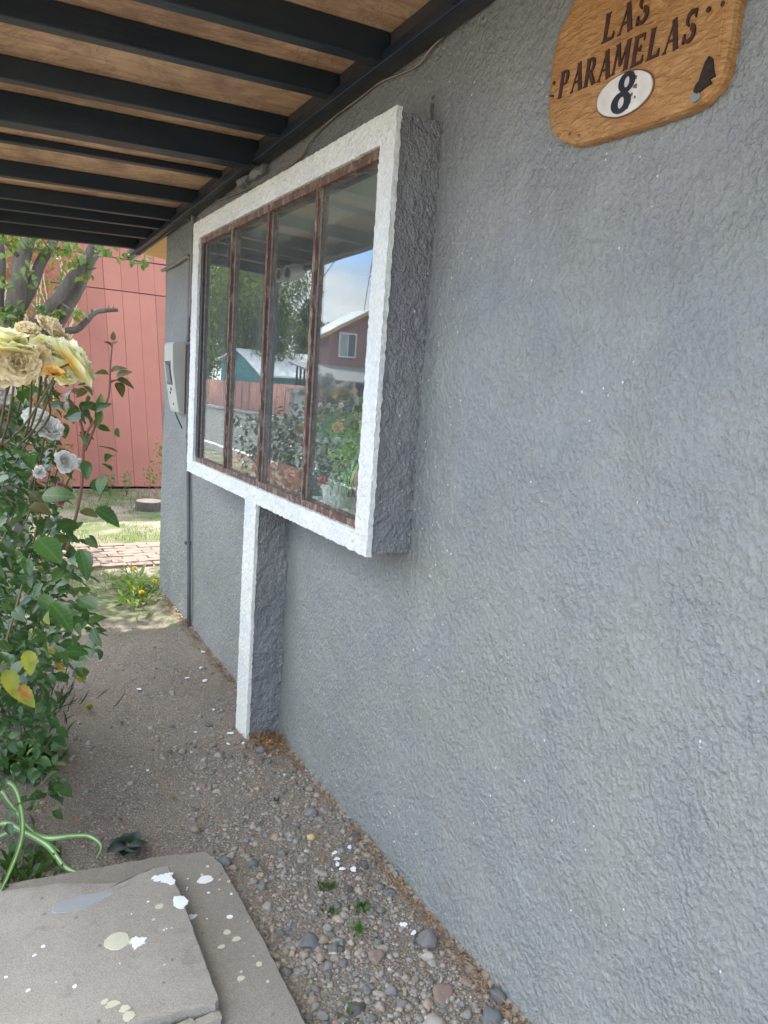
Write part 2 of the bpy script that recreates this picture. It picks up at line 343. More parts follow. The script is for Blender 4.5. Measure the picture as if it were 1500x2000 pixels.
M_brick = simple('path_brick', (.225, .172, .140), (.18, .135, .11), 8, .9, .2, .4, 60, .003, objrand=.12)
M_bark = simple('grey_bark', (.145, .13, .115), (.085, .075, .065), 14, .9, .2, .7, 30, .01, (1, 1, .35))
M_meter = simple('meter_plastic', (.50, .50, .43), (.45, .45, .38), 5, .5, .4)
M_meter_d = simple('meter_window', (.05, .06, .08), (.10, .11, .13), 20, .2, .5)
M_backboard = simple('meter_backboard', (.20, .07, .045), (.14, .05, .035), 12, .8, .2)
M_pipe = simple('painted_conduit', (.13, .14, .145), (.10, .105, .11), 10, .6, .4, .2, 60, .001)
M_pipe2 = simple('galvanised_conduit', (.24, .235, .21), (.19, .18, .16), 12, .6, .4)
M_cable = simple('cable_sheath', (.30, .26, .18), (.20, .17, .12), 14, .55, .4)
M_text = simple('burnt_lettering', (.035, .014, .010), (.07, .028, .018), 40, .6, .3)
M_oval = simple('worn_white_oval_paint', (.66, .64, .58), (.55, .51, .44), 22, .6, .3, .15, 60, .001)
M_navy = simple('black_digit_paint', (.012, .014, .022), (.02, .02, .03), 20, .4, .4)
M_brown = simple('brown_chip', (.20, .10, .045), None, 20, .7)
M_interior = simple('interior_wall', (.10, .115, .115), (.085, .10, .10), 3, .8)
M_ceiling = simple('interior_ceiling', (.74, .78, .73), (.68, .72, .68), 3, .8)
M_sill = simple('sill_cloth', (.80, .82, .79), (.70, .73, .70), 7, .6)
M_terra = simple('terracotta_plastic', (.42, .10, .055), (.32, .075, .04), 8, .6)
M_whitepot = simple('white_pot', (.80, .79, .76), (.74, .73, .70), 8, .5)
M_tealpot = simple('teal_pot', (.05, .12, .12), (.035, .09, .09), 8, .45)
M_red = simple('red_petal', (.62, .03, .03), (.45, .02, .02), 20, .5)
M_pink = simple('pink_petal', (.70, .03, .22), (.6, .02, .15), 20, .5)
# sign wood: chiselled waves
m, nt, b = newmat('varnished_sign_wood'); v = coords(nt, (1, 1, 3.3))
n1 = noise_node(nt, v, 26, 4, .55, 1.0)
c = ramp(nt, n1, [(.3, (.33, .150, .040)), (.55, (.42, .215, .070)), (.75, (.50, .29, .115))])
c = mixc(nt, ramp(nt, noise_node(nt, coords(nt), 5.5, 5), [(.52, 0.0), (.8, .75)]), c, (.24, .10, .03))
nt.links.new(c, b.inputs['Base Color']); b.inputs['Roughness'].default_value = .38; b.inputs['Specular IOR Level'].default_value = .5
bump(nt, b, n1, 1.0, .010); M_sign = m

# ------------------------------------------------------------------ GROUND
def lines(spec):
    out = [spec[0][0]]
    for a, b_, s in spec: out += list(np.linspace(a, b_, max(2, int(round((b_ - a) / s)) + 1)))[1:]
    return np.array(out)
GX = lines([(-300, -40, 40), (-40, -4, 3), (-4, -1.6, .2), (-1.6, .1, .014), (.1, 1.6, .1), (1.6, 4, .4), (4, 40, 6), (40, 300, 60)])
GY = lines([(-200, -8, 32), (-8, .8, .8), (.8, 5.4, .016), (5.4, 10.6, .06), (10.6, 16, .5), (16, 60, 4), (60, 500, 55)])
gx, gy = np.meshgrid(GX, GY, indexing='ij')
def ground_z(x, y):
    P = np.stack([x, y, x * 0], 1)
    near = np.clip(1 - (np.abs(y - 4) - 6) / 4, 0, 1) * np.clip(1 - (np.abs(x + 1) - 3) / 3, 0, 1)
    z = near * (.010 * fbm(P, 1.7, 5, 3) + .0035 * fbm(P, 24, 9, 3, .6))
    z += .035 * np.exp(-((x + .02) / .10) ** 2) * np.clip((y - 3.4) / .8, 0, 1) * np.clip((5.3 - y) / .3, 0, 1)   # soil heaped at the far wall foot
    return z
V = np.stack([gx.ravel(), gy.ravel(), ground_z(gx.ravel(), gy.ravel())], 1)
na, nb = gx.shape; i, j = np.meshgrid(np.arange(na - 1), np.arange(nb - 1), indexing='ij'); i = i.ravel(); j = j.ravel()
F = np.stack([i * nb + j, (i + 1) * nb + j, (i + 1) * nb + j + 1, i * nb + j + 1], 1)
tag(bake('ground', V, F, M_ground, smooth=True), kind='structure')
def gz(x, y): return float(ground_z(np.array([x], float), np.array([y], float))[0])

# street beyond the garden (seen in the window panes)
M_road = simple('street_gravel', (.155, .152, .145), (.13, .127, .12), .8, .9, .2, .4, 30, .01, kind='pos')
M_kerb = simple('white_kerb', (.62, .60, .56), (.5, .48, .45), 2, .8, kind='pos')
tag(bake('road', *[np.array(q) for q in ([(-11.4, -20, .006), (-4.1, -20, .006), (-4.1, 90, .006), (-11.4, 90, .006)], [(0, 1, 2, 3)])], M_road), kind='structure')
for x0, x1 in ((-4.1, -3.95), (-11.55, -11.4)):
    tag(box('kerb', x0, x1, -20, 90, -.05, .12, M_kerb), kind='structure')

# ------------------------------------------------------------------ HOUSE
house = thing('house', 'grey roughcast house wall with white trimmed bay window', 'house', (0, 2.5, 0))
def wallgrid(y, z, x, amp):
    Y = lines(y); Z = lines(z); a, b_ = np.meshgrid(Y, Z, indexing='ij'); V = np.stack([np.full(a.size, x), a.ravel(), b_.ravel()], 1)
    na, nb = a.shape; i, j = np.meshgrid(np.arange(na - 1), np.arange(nb - 1), indexing='ij'); i = i.ravel(); j = j.ravel()
    F = np.stack([i * nb + j, i * nb + j + 1, (i + 1) * nb + j + 1, (i + 1) * nb + j], 1)
    return V, F
# opening for the bay: y 1.96..3.90, z 1.10..2.26 is cut out
V, F = wallgrid([(-3, .5, .1), (.5, 2.3, .0055), (2.3, 5.18, .011)], [(-.1, 2.7, .0065), (2.7, 3.0, .1)], 0.0, 0)
cy = V[F].mean(1)
keep = ~((cy[:, 1] > 1.97) & (cy[:, 1] < 3.90) & (cy[:, 2] > 1.10) & (cy[:, 2] < 2.26))
F = F[keep]
d = .0015 * fbm(V, 75, 21, 3, .55) + .006 * fbm(V, 3.1, 22, 2) + .0012 * vnoise(V * [1, 1, .55], 120, 23)
V = V.copy(); V[:, 0] -= d
bake('wall', V, F, M_wall, house, smooth=True)
# the return wall at the far corner and inner leaf behind
V, F = gridbox((0.0, .25, .02), (5.18, 5.186, .01), (-.1, 2.62, .02), .002, 60, 31); bake('wall', V, F, M_wall, house, True)
box('wall', .25, 2.62, 5.16, 5.186, -.1, 2.9, M_wall, house)
# plinth line: crumbs of dried mortar along the foot
mbp = MB()
for k in range(520):
    y = rnd.uniform(.9, 5.1) ** 1.0; s = rnd.uniform(.002, .006)
    x = -.006 - rnd.random() * .010; z = gz(x, y) + rnd.uniform(-.004, .014)
    mbp.box(x - s, x + .006, y - s * rnd.uniform(.6, 2), y + s * rnd.uniform(.6, 2), z - s, z + s * .6)
o = mbp.build('mortar_crumbs', simple('pale_mortar', (.36, .32, .27), (.24, .20, .16), 40, .9), house); o['kind'] = 'stuff'

# bay: the roughcast box, its white front band, the post below it
Y0, Y1, Z0, Z1, XF = 1.90, 3.955, 1.052, 2.327, -.152
IY0, IY1, IZ0, IZ1 = 1.985, 3.845, 1.123, 2.243
def gpart(name, x, y, z, amp, sc, mt, seed, parent=house, o=2):
    V, F = gridbox(x, y, z, amp, sc, seed, o); return bake(name, V, F, mt, parent, True)
bay = thing('bay_box', '', ''); bay.parent = house; bay.location = Vector((0, 0, 0)) - house.location
for k_ in ('label', 'category'): 
    if k_ in bay: del bay[k_]
def subp(name, *a): 
    V, F = gridbox(*a[:3], *a[3:5], a[6]); me = mesh(V, F, True); me.materials.append(a[5]); o = bpy.data.objects.new(name, me); COL.objects.link(o); o.parent = bay; return o
subp('side_cheek', (XF + .012, .004, .007), (Y0 + .004, IY0 - .02, .009), (Z0 + .006, Z1 - .004, .007), .0042, 48, M_bay, 41)
subp('side_cheek', (XF + .012, .004, .02), (IY1 + .02, Y1 - .004, .02), (Z0 + .006, Z1 - .004, .02), .0042, 48, M_bay, 42)
subp('bay_top', (XF + .012, .004, .012), (IY0 - .02, IY1 + .02, .02), (IZ1 + .02, Z1 - .006, .015), .003, 48, M_bay, 43)
subp('bay_underside', (XF + .012, .004, .012), (IY0 - .02, IY1 + .02, .02), (Z0 + .006, IZ0 - .02, .015), .003, 48, M_bay, 44)
t_ = (XF - .004, XF + .013, .0085)
subp('white_band', t_, (Y0 - .003, IY0 - .002, .006), (Z0, Z1 + .003, .007), .0026, 80, M_white, 45)
subp('white_band', t_, (IY1 + .002, Y1, .007), (Z0, Z1 + .003, .008), .0026, 80, M_white, 46)
subp('white_band', t_, (IY0 - .002, IY1 + .002, .008), (IZ1 + .003, Z1 + .003, .006), .0026, 80, M_white, 47)
subp('white_band', t_, (IY0 - .002, IY1 + .002, .008), (Z0, IZ0 - .004, .006), .0026, 80, M_white, 48)
gpart('post_band', (XF - .003, XF + .012, .0075), (2.868, 3.008, .006), (-.05, Z0 + .004, .007), .0024, 80, M_white, 49)
gpart('buttress', (XF + .011, .004, .007), (2.872, 3.004, .009), (-.06, Z0 + .01, .007), .0038, 46, M_bay, 50)
# lump of old render above the bay
V, F = gridbox((-.035, .01, .007), (3.30, 3.62, .01), (2.47, 2.56, .008), .011, 24, 51, 3); bake('render_lump', V, F, M_wall, house, True)

# timber window: frame, three mullions and four panes of glass
win = thing('window', '', ''); win.parent = house; win.location = Vector((0, 0, 0)) - house.location
for k_ in ('label', 'category'):
    if k_ in win: del win[k_]
GXF = -.138
def wpart(name, x, y, z, mt, amp=.0009, seed=60, st=.006):
    V, F = gridbox((*x, .01), (*y, st if y[1] - y[0] < .2 else .02), (*z, st if z[1] - z[0] < .2 else .02), amp, 40, seed, 2)
    me = mesh(V, F, True); me.materials.append(mt); o = bpy.data.objects.new(name, me); COL.objects.link(o); o.parent = win; return o
wpart('frame', (GXF - .006, GXF + .045), (IY0 - .004, IY1 + .004), (IZ1 - .026, IZ1 + .006), M_frame, seed=61)
wpart('frame', (GXF - .003, GXF + .045), (IY0 - .004, IY1 + .004), (IZ0 - .006, IZ0 + .020), M_frame, seed=62)
wpart('frame', (GXF - .004, GXF + .045), (IY1 - .042, IY1 + .004), (IZ0 + .02, IZ1 - .026), M_frame_dark, seed=63)
wpart('frame', (GXF - .001, GXF + .045), (IY0 - .004, IY0 + .006), (IZ0 + .02, IZ1 - .026), M_frame, seed=64)
ym = [2.436, 2.900, 3.357]
for k, y in enumerate(ym): wpart('mullion', (GXF - .006, GXF + .035), (y - .0105, y + .0105), (IZ0 + .018, IZ1 - .024), M_frame, .0012, 65 + k)
ye = [IY0 + .006] + ym + [IY1 - .042]
for k in range(4):
    a_ = ye[k] + (0 if k == 0 else .0100); b_ = ye[k + 1] - (.0100 if k < 3 else 0)
    V, F = boxVF(GXF + .012, GXF + .0155, a_ - .003, b_ + .003, IZ0 + .016, IZ1 - .022)
    o = bpy.data.objects.new('pane', mesh(V, F)); COL.objects.link(o); o.data.materials.append(M_glass); o.parent = win
    # putty bead
    for yy in (a_, b_ - .004):
        V, F = boxVF(GXF + .007, GXF + .012, yy, yy + .004, IZ0 + .020, IZ1 - .026)
        o = bpy.data.objects.new('putty_bead', mesh(V, F)); COL.objects.link(o); o.parent = win
        o.data.materials.append(M_putty if 'M_putty' in globals() else globals().setdefault('M_putty', simple('old_putty', (.30, .27, .23), (.18, .14, .12), 40, .8)))

# room behind the glass; its unseen far wall has an opening added to light the ceiling
box('interior_sill', .012, .42, IY1 - .004, 4.715, 1.085, 1.108, M_sill, house)
box('interior_sill', GXF + .046, .42, IY0 + .004, IY1 - .004, 1.085, 1.108, M_sill, house)
box('interior_sill_edge', .42, .44, IY0 + .004, IY1 - .004, .1, 1.108, M_interior, house)
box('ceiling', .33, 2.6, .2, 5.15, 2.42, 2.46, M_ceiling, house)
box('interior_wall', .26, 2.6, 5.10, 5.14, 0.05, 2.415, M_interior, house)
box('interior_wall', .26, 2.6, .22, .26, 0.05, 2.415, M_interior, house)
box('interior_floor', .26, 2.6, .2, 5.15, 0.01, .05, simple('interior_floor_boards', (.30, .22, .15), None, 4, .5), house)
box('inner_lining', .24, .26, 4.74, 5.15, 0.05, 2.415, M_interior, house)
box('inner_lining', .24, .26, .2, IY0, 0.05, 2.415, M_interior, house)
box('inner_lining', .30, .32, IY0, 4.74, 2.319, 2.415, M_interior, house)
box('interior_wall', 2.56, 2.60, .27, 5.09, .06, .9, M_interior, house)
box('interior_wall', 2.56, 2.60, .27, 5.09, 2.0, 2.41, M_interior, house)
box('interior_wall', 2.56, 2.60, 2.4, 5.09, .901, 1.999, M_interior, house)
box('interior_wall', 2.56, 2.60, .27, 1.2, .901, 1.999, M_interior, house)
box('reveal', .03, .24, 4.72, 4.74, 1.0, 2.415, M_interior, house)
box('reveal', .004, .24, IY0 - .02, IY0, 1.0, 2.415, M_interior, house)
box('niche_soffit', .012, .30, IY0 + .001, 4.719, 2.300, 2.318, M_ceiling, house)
# unseen roof slab over the house, added to keep the sun out of the room
M_roofmetal = simple('roof_sheet', (.30, .30, .30), (.24, .24, .24), 2, .5)
box('roof', .01, 2.9, -3, 5.19, 2.92, 3.0, M_roofmetal, house)
# bright new plywood soffit past the corner
bake('soffit', [(-.03, 5.19, 2.50), (-.03, 6.15, 2.482), (.30, 6.45, 2.500), (.62, 6.45, 2.52), (.62, 5.19, 2.53),
                (-.03, 5.19, 2.52), (-.03, 6.15, 2.502), (.30, 6.45, 2.520), (.62, 6.45, 2.54), (.62, 5.19, 2.55)],
     [(0, 1, 2, 3, 4), (9, 8, 7, 6, 5), (0, 5, 6, 1), (1, 6, 7, 2), (2, 7, 8, 3), (3, 8, 9, 4), (4, 9, 5, 0)], M_ply2, house)

# ------------------------------------------------------------------ CANOPY
can = thing('canopy', 'black timber canopy with plywood boards over the house path', 'canopy', (-.6, 3.5, 2.5))
RY = [-.60, -.10, .38, .84, 1.30, 1.76, 2.187, 2.535, 3.0, 3.38, 3.86, 4.285, 4.76, 5.045, 5.405, 5.84]
def zb(y): return 2.610 - .0275 * y
XO = -1.25
for k, y in enumerate(RY):
    dpt = .030 if abs(y - 3.86) < .01 else (.104 if abs(y - 3.38) < .01 else (.086 if y < 2.3 else .073)); wd = .095 if abs(y - 3.38) < .01 else .050
    zt0 = zb(y) + .073; z0 = zt0 - dpt; sl_ = .042
    xi = -.062
    V = []
    for x in (xi, XO): 
        for yy in (y - wd, y):
            for z in (z0 - sl_ * (-.07 - x), zt0 - sl_ * (-.07 - x)): V.append((x, yy, z))
    F = [(0, 1, 3, 2), (4, 6, 7, 5), (0, 4, 5, 1), (2, 3, 7, 6), (0, 2, 6, 4), (1, 5, 7, 3)]
    o = bake('rafter', V, F, M_black, can); mm = o.modifiers.new('b', 'BEVEL'); mm.width = .003; mm.segments = 2
# ledger along the wall and fascia along the outer edge
def long_beam(name, x0, x1, ya, yb, dz0, dz1, mt, off=0):
    V = [(x0, ya, zb(ya) + dz0 - off), (x1, ya, zb(ya) + dz0 - off), (x1, yb, zb(yb) + dz0 - off), (x0, yb, zb(yb) + dz0 - off),
         (x0, ya, zb(ya) + dz1 - off), (x1, ya, zb(ya) + dz1 - off), (x1, yb, zb(yb) + dz1 - off), (x0, yb, zb(yb) + dz1 - off)]
    o = bake(name, V, QB, mt, can); mm = o.modifiers.new('b', 'BEVEL'); mm.width = .003; mm.segments = 2
long_beam('ledger', -.060, -.012, -.70, 5.98, -.012, .075, M_ledger)
long_beam('ledger_strip', -.088, -.061, -.70, 5.98, -.022, .012, M_black)
long_beam('fascia', XO - .05, XO - .001, -.70, 5.98, -.02, .095, M_black, .05)
# plywood sheets, one per bay pair
for a_, b_ in ((-.72, .50), (.505, 1.215), (1.22, 2.16), (2.165, 3.34), (3.345, 4.26), (4.265, 5.02), (5.025, 6.0)):
    V = []
    for dz in (.0735, .086):
        for x, y in ((-.012, a_), (-.012, b_), (XO, b_), (XO, a_)): V.append((x, y, zb(y) + dz - .042 * (-.07 - x)))
    bake('plywood_board', V, [(0, 1, 2, 3), (7, 6, 5, 4), (0, 4, 5, 1), (1, 5, 6, 2), (2, 6, 7, 3), (3, 7, 4, 0)], M_ply, can)
V = []
for dz in (.105, .112):
    for x, y in ((.03, -.75), (.03, 6.04), (XO - .1, 6.04), (XO - .1, -.75)): V.append((x, y, zb(y) + dz - .042 * (-.07 - x)))
bake('roof_sheet', V, [(0, 1, 2, 3), (7, 6, 5, 4), (0, 4, 5, 1), (1, 5, 6, 2), (2, 6, 7, 3), (3, 7, 4, 0)], M_roofmetal, can)
for y in (-.62, 5.965):
    box('post', XO - .09, XO - .02, y - .035, y + .035, 0, zb(y) - .07, M_black, can)

# cable stapled under the ledger
cab = thing('cable', 'thin pale cable running under the canopy beam along the wall', 'cable', (-.01, 3, 2.5))
pts = [(-.1, 1.25, 2.60), (-.092, 1.55, 2.575), (-.014, 1.734, 2.566), (-.012, 1.884, 2.553), (-.014, 1.973, 2.537), (-.012, 2.039, 2.517), (-.012, 2.128, 2.521), (-.016, 2.278, 2.535), (-.012, 2.436, 2.530), (-.012, 2.636, 2.522),
       (-.013, 2.816, 2.497), (-.012, 2.908, 2.455), (-.012, 3.184, 2.436), (-.012, 3.513, 2.448), (-.012, 3.906, 2.475), (-.012, 4.42, 2.515)]
V, F = tubeVF(smoothpath(pts, 5), .0034, 6); bake('cable_run', V, F, M_cable, cab, True)
# utility pipes
p = thing('electric_conduit', 'grey conduit under the canopy ledger turning down beside the bay', 'pipe', (-.02, 5, 2.4))
V, F = tubeVF(smoothpath([(-.055, 6.17, 2.448), (-.045, 5.4, 2.462), (-.038, 4.62, 2.505), (-.03, 4.50, 2.51), (-.022, 4.475, 2.47), (-.02, 4.47, 2.3), (-.02, 4.47, 1.9)], 6), .012, 10); bake('pipe_run', V, F, M_pipe2, p, True)
V, F = tubeVF(smoothpath([(-.045, 6.17, 2.425), (-.035, 5.4, 2.44), (-.03, 4.65, 2.475), (-.02, 4.5, 2.44)], 6), .004, 6); bake('wire', V, F, M_pipe, p, True)
p = thing('electric_conduit', 'thin grey conduit bent across the wall above the meter box', 'pipe', (-.02, 5, 2.2))
V, F = tubeVF(smoothpath([(-.02, 5.22, 2.245), (-.02, 4.9, 2.248), (-.02, 4.60, 2.262), (-.02, 4.54, 2.25), (-.02, 4.525, 2.2), (-.02, 4.52, 1.76)], 6), .011, 10); bake('pipe_run', V, F, M_pipe2, p, True)
p = thing('drain_pipe', 'slim dark grey pipe running from the meter box down to the soil', 'pipe', (-.02, 4.36, 0))
V, F = tubeVF([(-.02, 4.475, 1.75), (-.02, 4.47, 1.4), (-.02, 4.44, 1.1), (-.02, 4.39, .7), (-.02, 4.34, .3), (-.02, 4.31, .0)], .012, 10); bake('pipe_run', V, F, M_pipe, p, True)
for z in (.55, 1.2): box('pipe_clip', -.036, -.002, 4.36 + z * .06, 4.378 + z * .06, z - .01, z + .01, M_pipe, p)

# meter box
mtr = thing('meter_box', 'pale plastic electricity meter box on a brown board at the corner', 'meter box', (-.05, 4.6, 1.33))
prof = [(-.030, 1.325), (-.066, 1.335), (-.074, 1.36), (-.112, 1.60), (-.115, 1.735), (-.105, 1.752), (-.030, 1.757)]
def prism(prof, y0, y1):
    n = len(prof); V = [(x, y0, z) for x, z in prof] + [(x, y1, z) for x, z in prof]
    F = [tuple(range(n)), tuple(range(2 * n - 1, n - 1, -1))] + [(k, (k + 1) % n + 0, (k + 1) % n + n, k + n)[::-1] for k in range(n)]; return V, F
V, F = prism(prof, 4.505, 4.705); o = bake('casing', V, F, M_meter, mtr); mm = o.modifiers.new('b', 'BEVEL'); mm.width = .006; mm.segments = 3
box('back_board', -.029, -.004, 4.478, 4.735, 1.33, 1.742, M_backboard, mtr)
# window on the front, following its slope
f_ = lambda z: -.112 + (1.60 - z) * .158 if z < 1.6 else -.114
V = [(f_(z) - .0015 - dx, y, z) for dx in (0, .004) for (y, z) in ((4.545, 1.50), (4.665, 1.50), (4.665, 1.64), (4.545, 1.64))]
o = bake('reading_window', V, QB, M_meter_d, mtr); mm = o.modifiers.new('b', 'BEVEL'); mm.width = .004; mm.segments = 2
V = [(f_(z) - .003 - dx, y, z) for dx in (0, .004) for (y, z) in ((4.562, 1.522), (4.648, 1.522), (4.648, 1.618), (4.562, 1.618))]
bake('dial', V, QB, simple('dial_face', (.10, .11, .13), (.2, .21, .22), 60, .3), mtr)
for (y, z, s) in ((4.60, 1.475, .018), (4.63, 1.452, .014), (4.59, 1.385, .012)):
    V, F = tubeVF([(f_(z) + .002, y, z), (f_(z) - .003, y, z)], s * .6, 10); bake('screw_plug', V, F, M_meter_d if s != .014 else M_backboard, mtr)
V, F = tubeVF([(-.075, 4.56, 1.335), (-.06, 4.56, 1.30), (-.03, 4.56, 1.24)], .004, 6); bake('earth_wire', V, F, simple('green_wire', (.02, .10, .05), None), mtr, True)

# ------------------------------------------------------------------ SIGN
sign = thing('sign', 'carved honey wood sign reading LAS PARAMELAS with number 8 oval', 'sign', (-.02, 1.18, 2.3))
out = [(1.372, 2.142), (1.340, 2.124), (1.318, 2.117), (1.28, 2.112), (1.195, 2.109), (1.10, 2.107), (1.015, 2.108), (.985, 2.114), (.962, 2.128), (.948, 2.150), (.942, 2.20), (.941, 2.264), (.941, 2.40), (.948, 2.452), (.980, 2.495), (1.03, 2.515),
       (1.28, 2.517), (1.32, 2.500), (1.352, 2.452), (1.385, 2.402), (1.408, 2.369), (1.419, 2.33), (1.421, 2.25), (1.413, 2.195), (1.400, 2.166)]
def plateVF(outl, xf, xb, bevel=.006, jit=.0015):
    n = len(outl); cy_ = sum(a for a, _ in outl) / n; cz_ = sum(b for _, b in outl) / n; V = []; F = []
    for x, s in ((xb, 1.0), (xf + bevel, 1.0), (xf + bevel * .3, 1 - .25 * bevel / .2), (xf, 1 - .9 * bevel / .2)):
        for (y, z) in outl: V.append((x, cy_ + (y - cy_) * s, cz_ + (z - cz_) * s))
    for r in range(3):
        for k in range(n): F.append((r * n + k, r * n + (k + 1) % n, (r + 1) * n + (k + 1) % n, (r + 1) * n + k))
    F.append(tuple(3 * n + k for k in range(n))); F.append(tuple(range(n - 1, -1, -1)))
    return V, F
def dense(outl, s=.01):
    r = []; n = len(outl)
    for k in range(n):
        a = Vector(outl[(k - 1) % n]); b_ = Vector(outl[k]); c_ = Vector(outl[(k + 1) % n]); d_ = Vector(outl[(k + 2) % n]); m_ = max(1, int((c_ - b_).length / s))
        for q in range(m_):
            t = q / m_; p_ = 0.5 * ((2 * b_) + (c_ - a) * t + (2 * a - 5 * b_ + 4 * c_ - d_) * t * t + (3 * b_ - a - 3 * c_ + d_) * t ** 3)
            lin = b_.lerp(c_, t); p_ = lin.lerp(p_, .6); r.append((p_.x + rnd.uniform(-.0008, .0008), p_.y + rnd.uniform(-.0008, .0008)))
    return r
SX = -.030
V, F = plateVF(dense(out), SX, -.002, .012); bake('board', V, F, M_sign, sign, False)
# letters are cut from thick and thin strokes with serifs; u runs to the right (towards -y)
def Lt(ch):
    # polygons in a 0..1 box
    def st(x0, y0, x1, y1, w0, w1=None):
        w1 = w0 if w1 is None else w1; dx, dy = x1 - x0, y1 - y0; l = math.hypot(dx, dy); nx, ny = -dy / l, dx / l
        return [(x0 + nx * w0, y0 + ny * w0), (x0 - nx * w0, y0 - ny * w0), (x1 - nx * w1, y1 - ny * w1), (x1 + nx * w1, y1 + ny * w1)]
    def sf(x, y, w=.16, d=1): return [(x - w, y), (x - w * .4, y + .07 * d), (x + w * .4, y + .07 * d), (x + w, y)]
    def arc(cx, cy, rx, ry, a0, a1, w, n=9, wf=lambda t: 1):
        P = []
        for k in range(n):
            t0 = k / n; t1 = (k + 1) / n; A0 = math.radians(a0 + (a1 - a0) * t0); A1 = math.radians(a0 + (a1 - a0) * t1); w0 = w * wf(t0); w1 = w * wf(t1)
            P.append([(cx + (rx + w0) * math.cos(A0), cy + (ry + w0) * math.sin(A0)), (cx + (rx - w0) * math.cos(A0), cy + (ry - w0) * math.sin(A0)),
                      (cx + (rx - w1) * math.cos(A1), cy + (ry - w1) * math.sin(A1)), (cx + (rx + w1) * math.cos(A1), cy + (ry + w1) * math.sin(A1))])
        return P
    bell = lambda t: .35 + .85 * math.sin(math.pi * t)
    if ch == 'L': return [st(.22, 0, .22, 1, .10, .12), sf(.22, 1, .2, -1), sf(.18, 0, .16), st(.15, .05, .74, .05, .05, .045), [(.62, .02), (.80, .02), (.78, .26), (.74, .26)]]
    if ch == 'A': return [st(.14, 0, .46, 1, .035), st(.44, 1, .78, 0, .12), sf(.14, 0, .13), sf(.80, 0, .17), st(.24, .34, .66, .34, .035), sf(.42, 1.0, .10, -1)]
    if ch == 'P': return [st(.22, 0, .22, 1, .11, .12), sf(.22, 1, .19, -1), sf(.22, 0, .18), st(.22, .95, .46, .95, .045), st(.22, .48, .46, .48, .04)] + arc(.44, .715, .20, .235, -90, 90, .075, 10, bell)
    if ch == 'R': return [st(.20, 0, .20, 1, .11, .12), sf(.20, 1, .19, -1), sf(.20, 0, .17), st(.20, .95, .44, .95, .045), st(.20, .50, .44, .50, .04)] + arc(.42, .725, .19, .225, -90, 90, .075, 10, bell) + [st(.40, .50, .76, .02, .09, .10), sf(.80, 0, .13)]
    if ch == 'E': return [st(.22, 0, .22, 1, .11), sf(.18, 1, .15, -1), sf(.18, 0, .15), st(.2, .95, .70, .95, .05), st(.2, .05, .74, .05, .05), st(.2, .52, .56, .52, .04),
                          [(.62, .98), (.74, .98), (.74, .74), (.70, .74)], [(.66, .02), (.80, .02), (.79, .27), (.75, .27)], st(.55, .42, .55, .62, .03)]
    if ch == 'M': return [st(.12, 0, .18, 1, .05), st(.86, 0, .82, 1, .11), st(.20, 1, .50, .22, .10, .06), st(.80, 1, .50, .22, .04, .03), sf(.12, 0, .13), sf(.86, 0, .16), sf(.16, 1, .13, -1), sf(.84, 1, .14, -1)]
    if ch == 'S': return arc(.46, .74, .22, .21, 20, 250, .075, 12, lambda t: .5 + .7 * math.sin(math.pi * min(1, t * 1.1))) + arc(.48, .27, .24, .22, 85, -160, .09, 12, lambda t: 1.2 - .8 * t) + [[(.64, .98), (.72, .98), (.71, .70), (.66, .76)], [(.18, .02), (.27, .02), (.27, .32), (.20, .28)]]
def put_letter(ch, y, z, w, h, slant=.10):
    mb = MB()
    for pi_, poly in enumerate(Lt(ch)):
        ar = sum(poly[k][0] * poly[(k + 1) % len(poly)][1] - poly[(k + 1) % len(poly)][0] * poly[k][1] for k in range(len(poly)))
        if ar < 0: poly = poly[::-1]
        n = len(poly); pts_ = [(y - (u + slant * v_) * w, z + v_ * h) for u, v_ in poly]
        xf = SX - .0022 - .00012 * pi_
        mb.add([(xf, a, b_) for a, b_ in pts_] + [(SX + .004, a, b_) for a, b_ in pts_], [tuple(range(n)), tuple(range(2 * n - 1, n - 1, -1))] + [(k, (k + 1) % n, (k + 1) % n + n, k + n) for k in range(n)])
    return mb.build('letter', M_text, sign)
y = 1.384
for k, ch in enumerate('PARAMELAS'):
    wd = .0445 if ch == 'M' else .041
    put_letter(ch, y, 2.229 - .0004 * k + rnd.uniform(-.001, .001), wd, .056); y -= (.049 if ch == 'M' else .0403)
y = 1.262
for ch in 'LAS': put_letter(ch, y, 2.302, .044, .055); y -= .0435
def dotp(y, z, r, mt=M_text, nm='carved_dot', t=.003):
    V, F = tubeVF([(SX + .004, y, z), (SX - t, y, z)], r, 10); return bake(nm, V, F, mt, sign)
dotp(1.399, 2.268, .004); dotp(.996, 2.270, .0048); dotp(.966, 2.268, .0048)
V, F = tubeVF([(SX - .001, 1.408, 2.243), (SX - .0015, 1.396, 2.239)], .0025, 6); bake('carved_dash', V, F, M_text, sign)
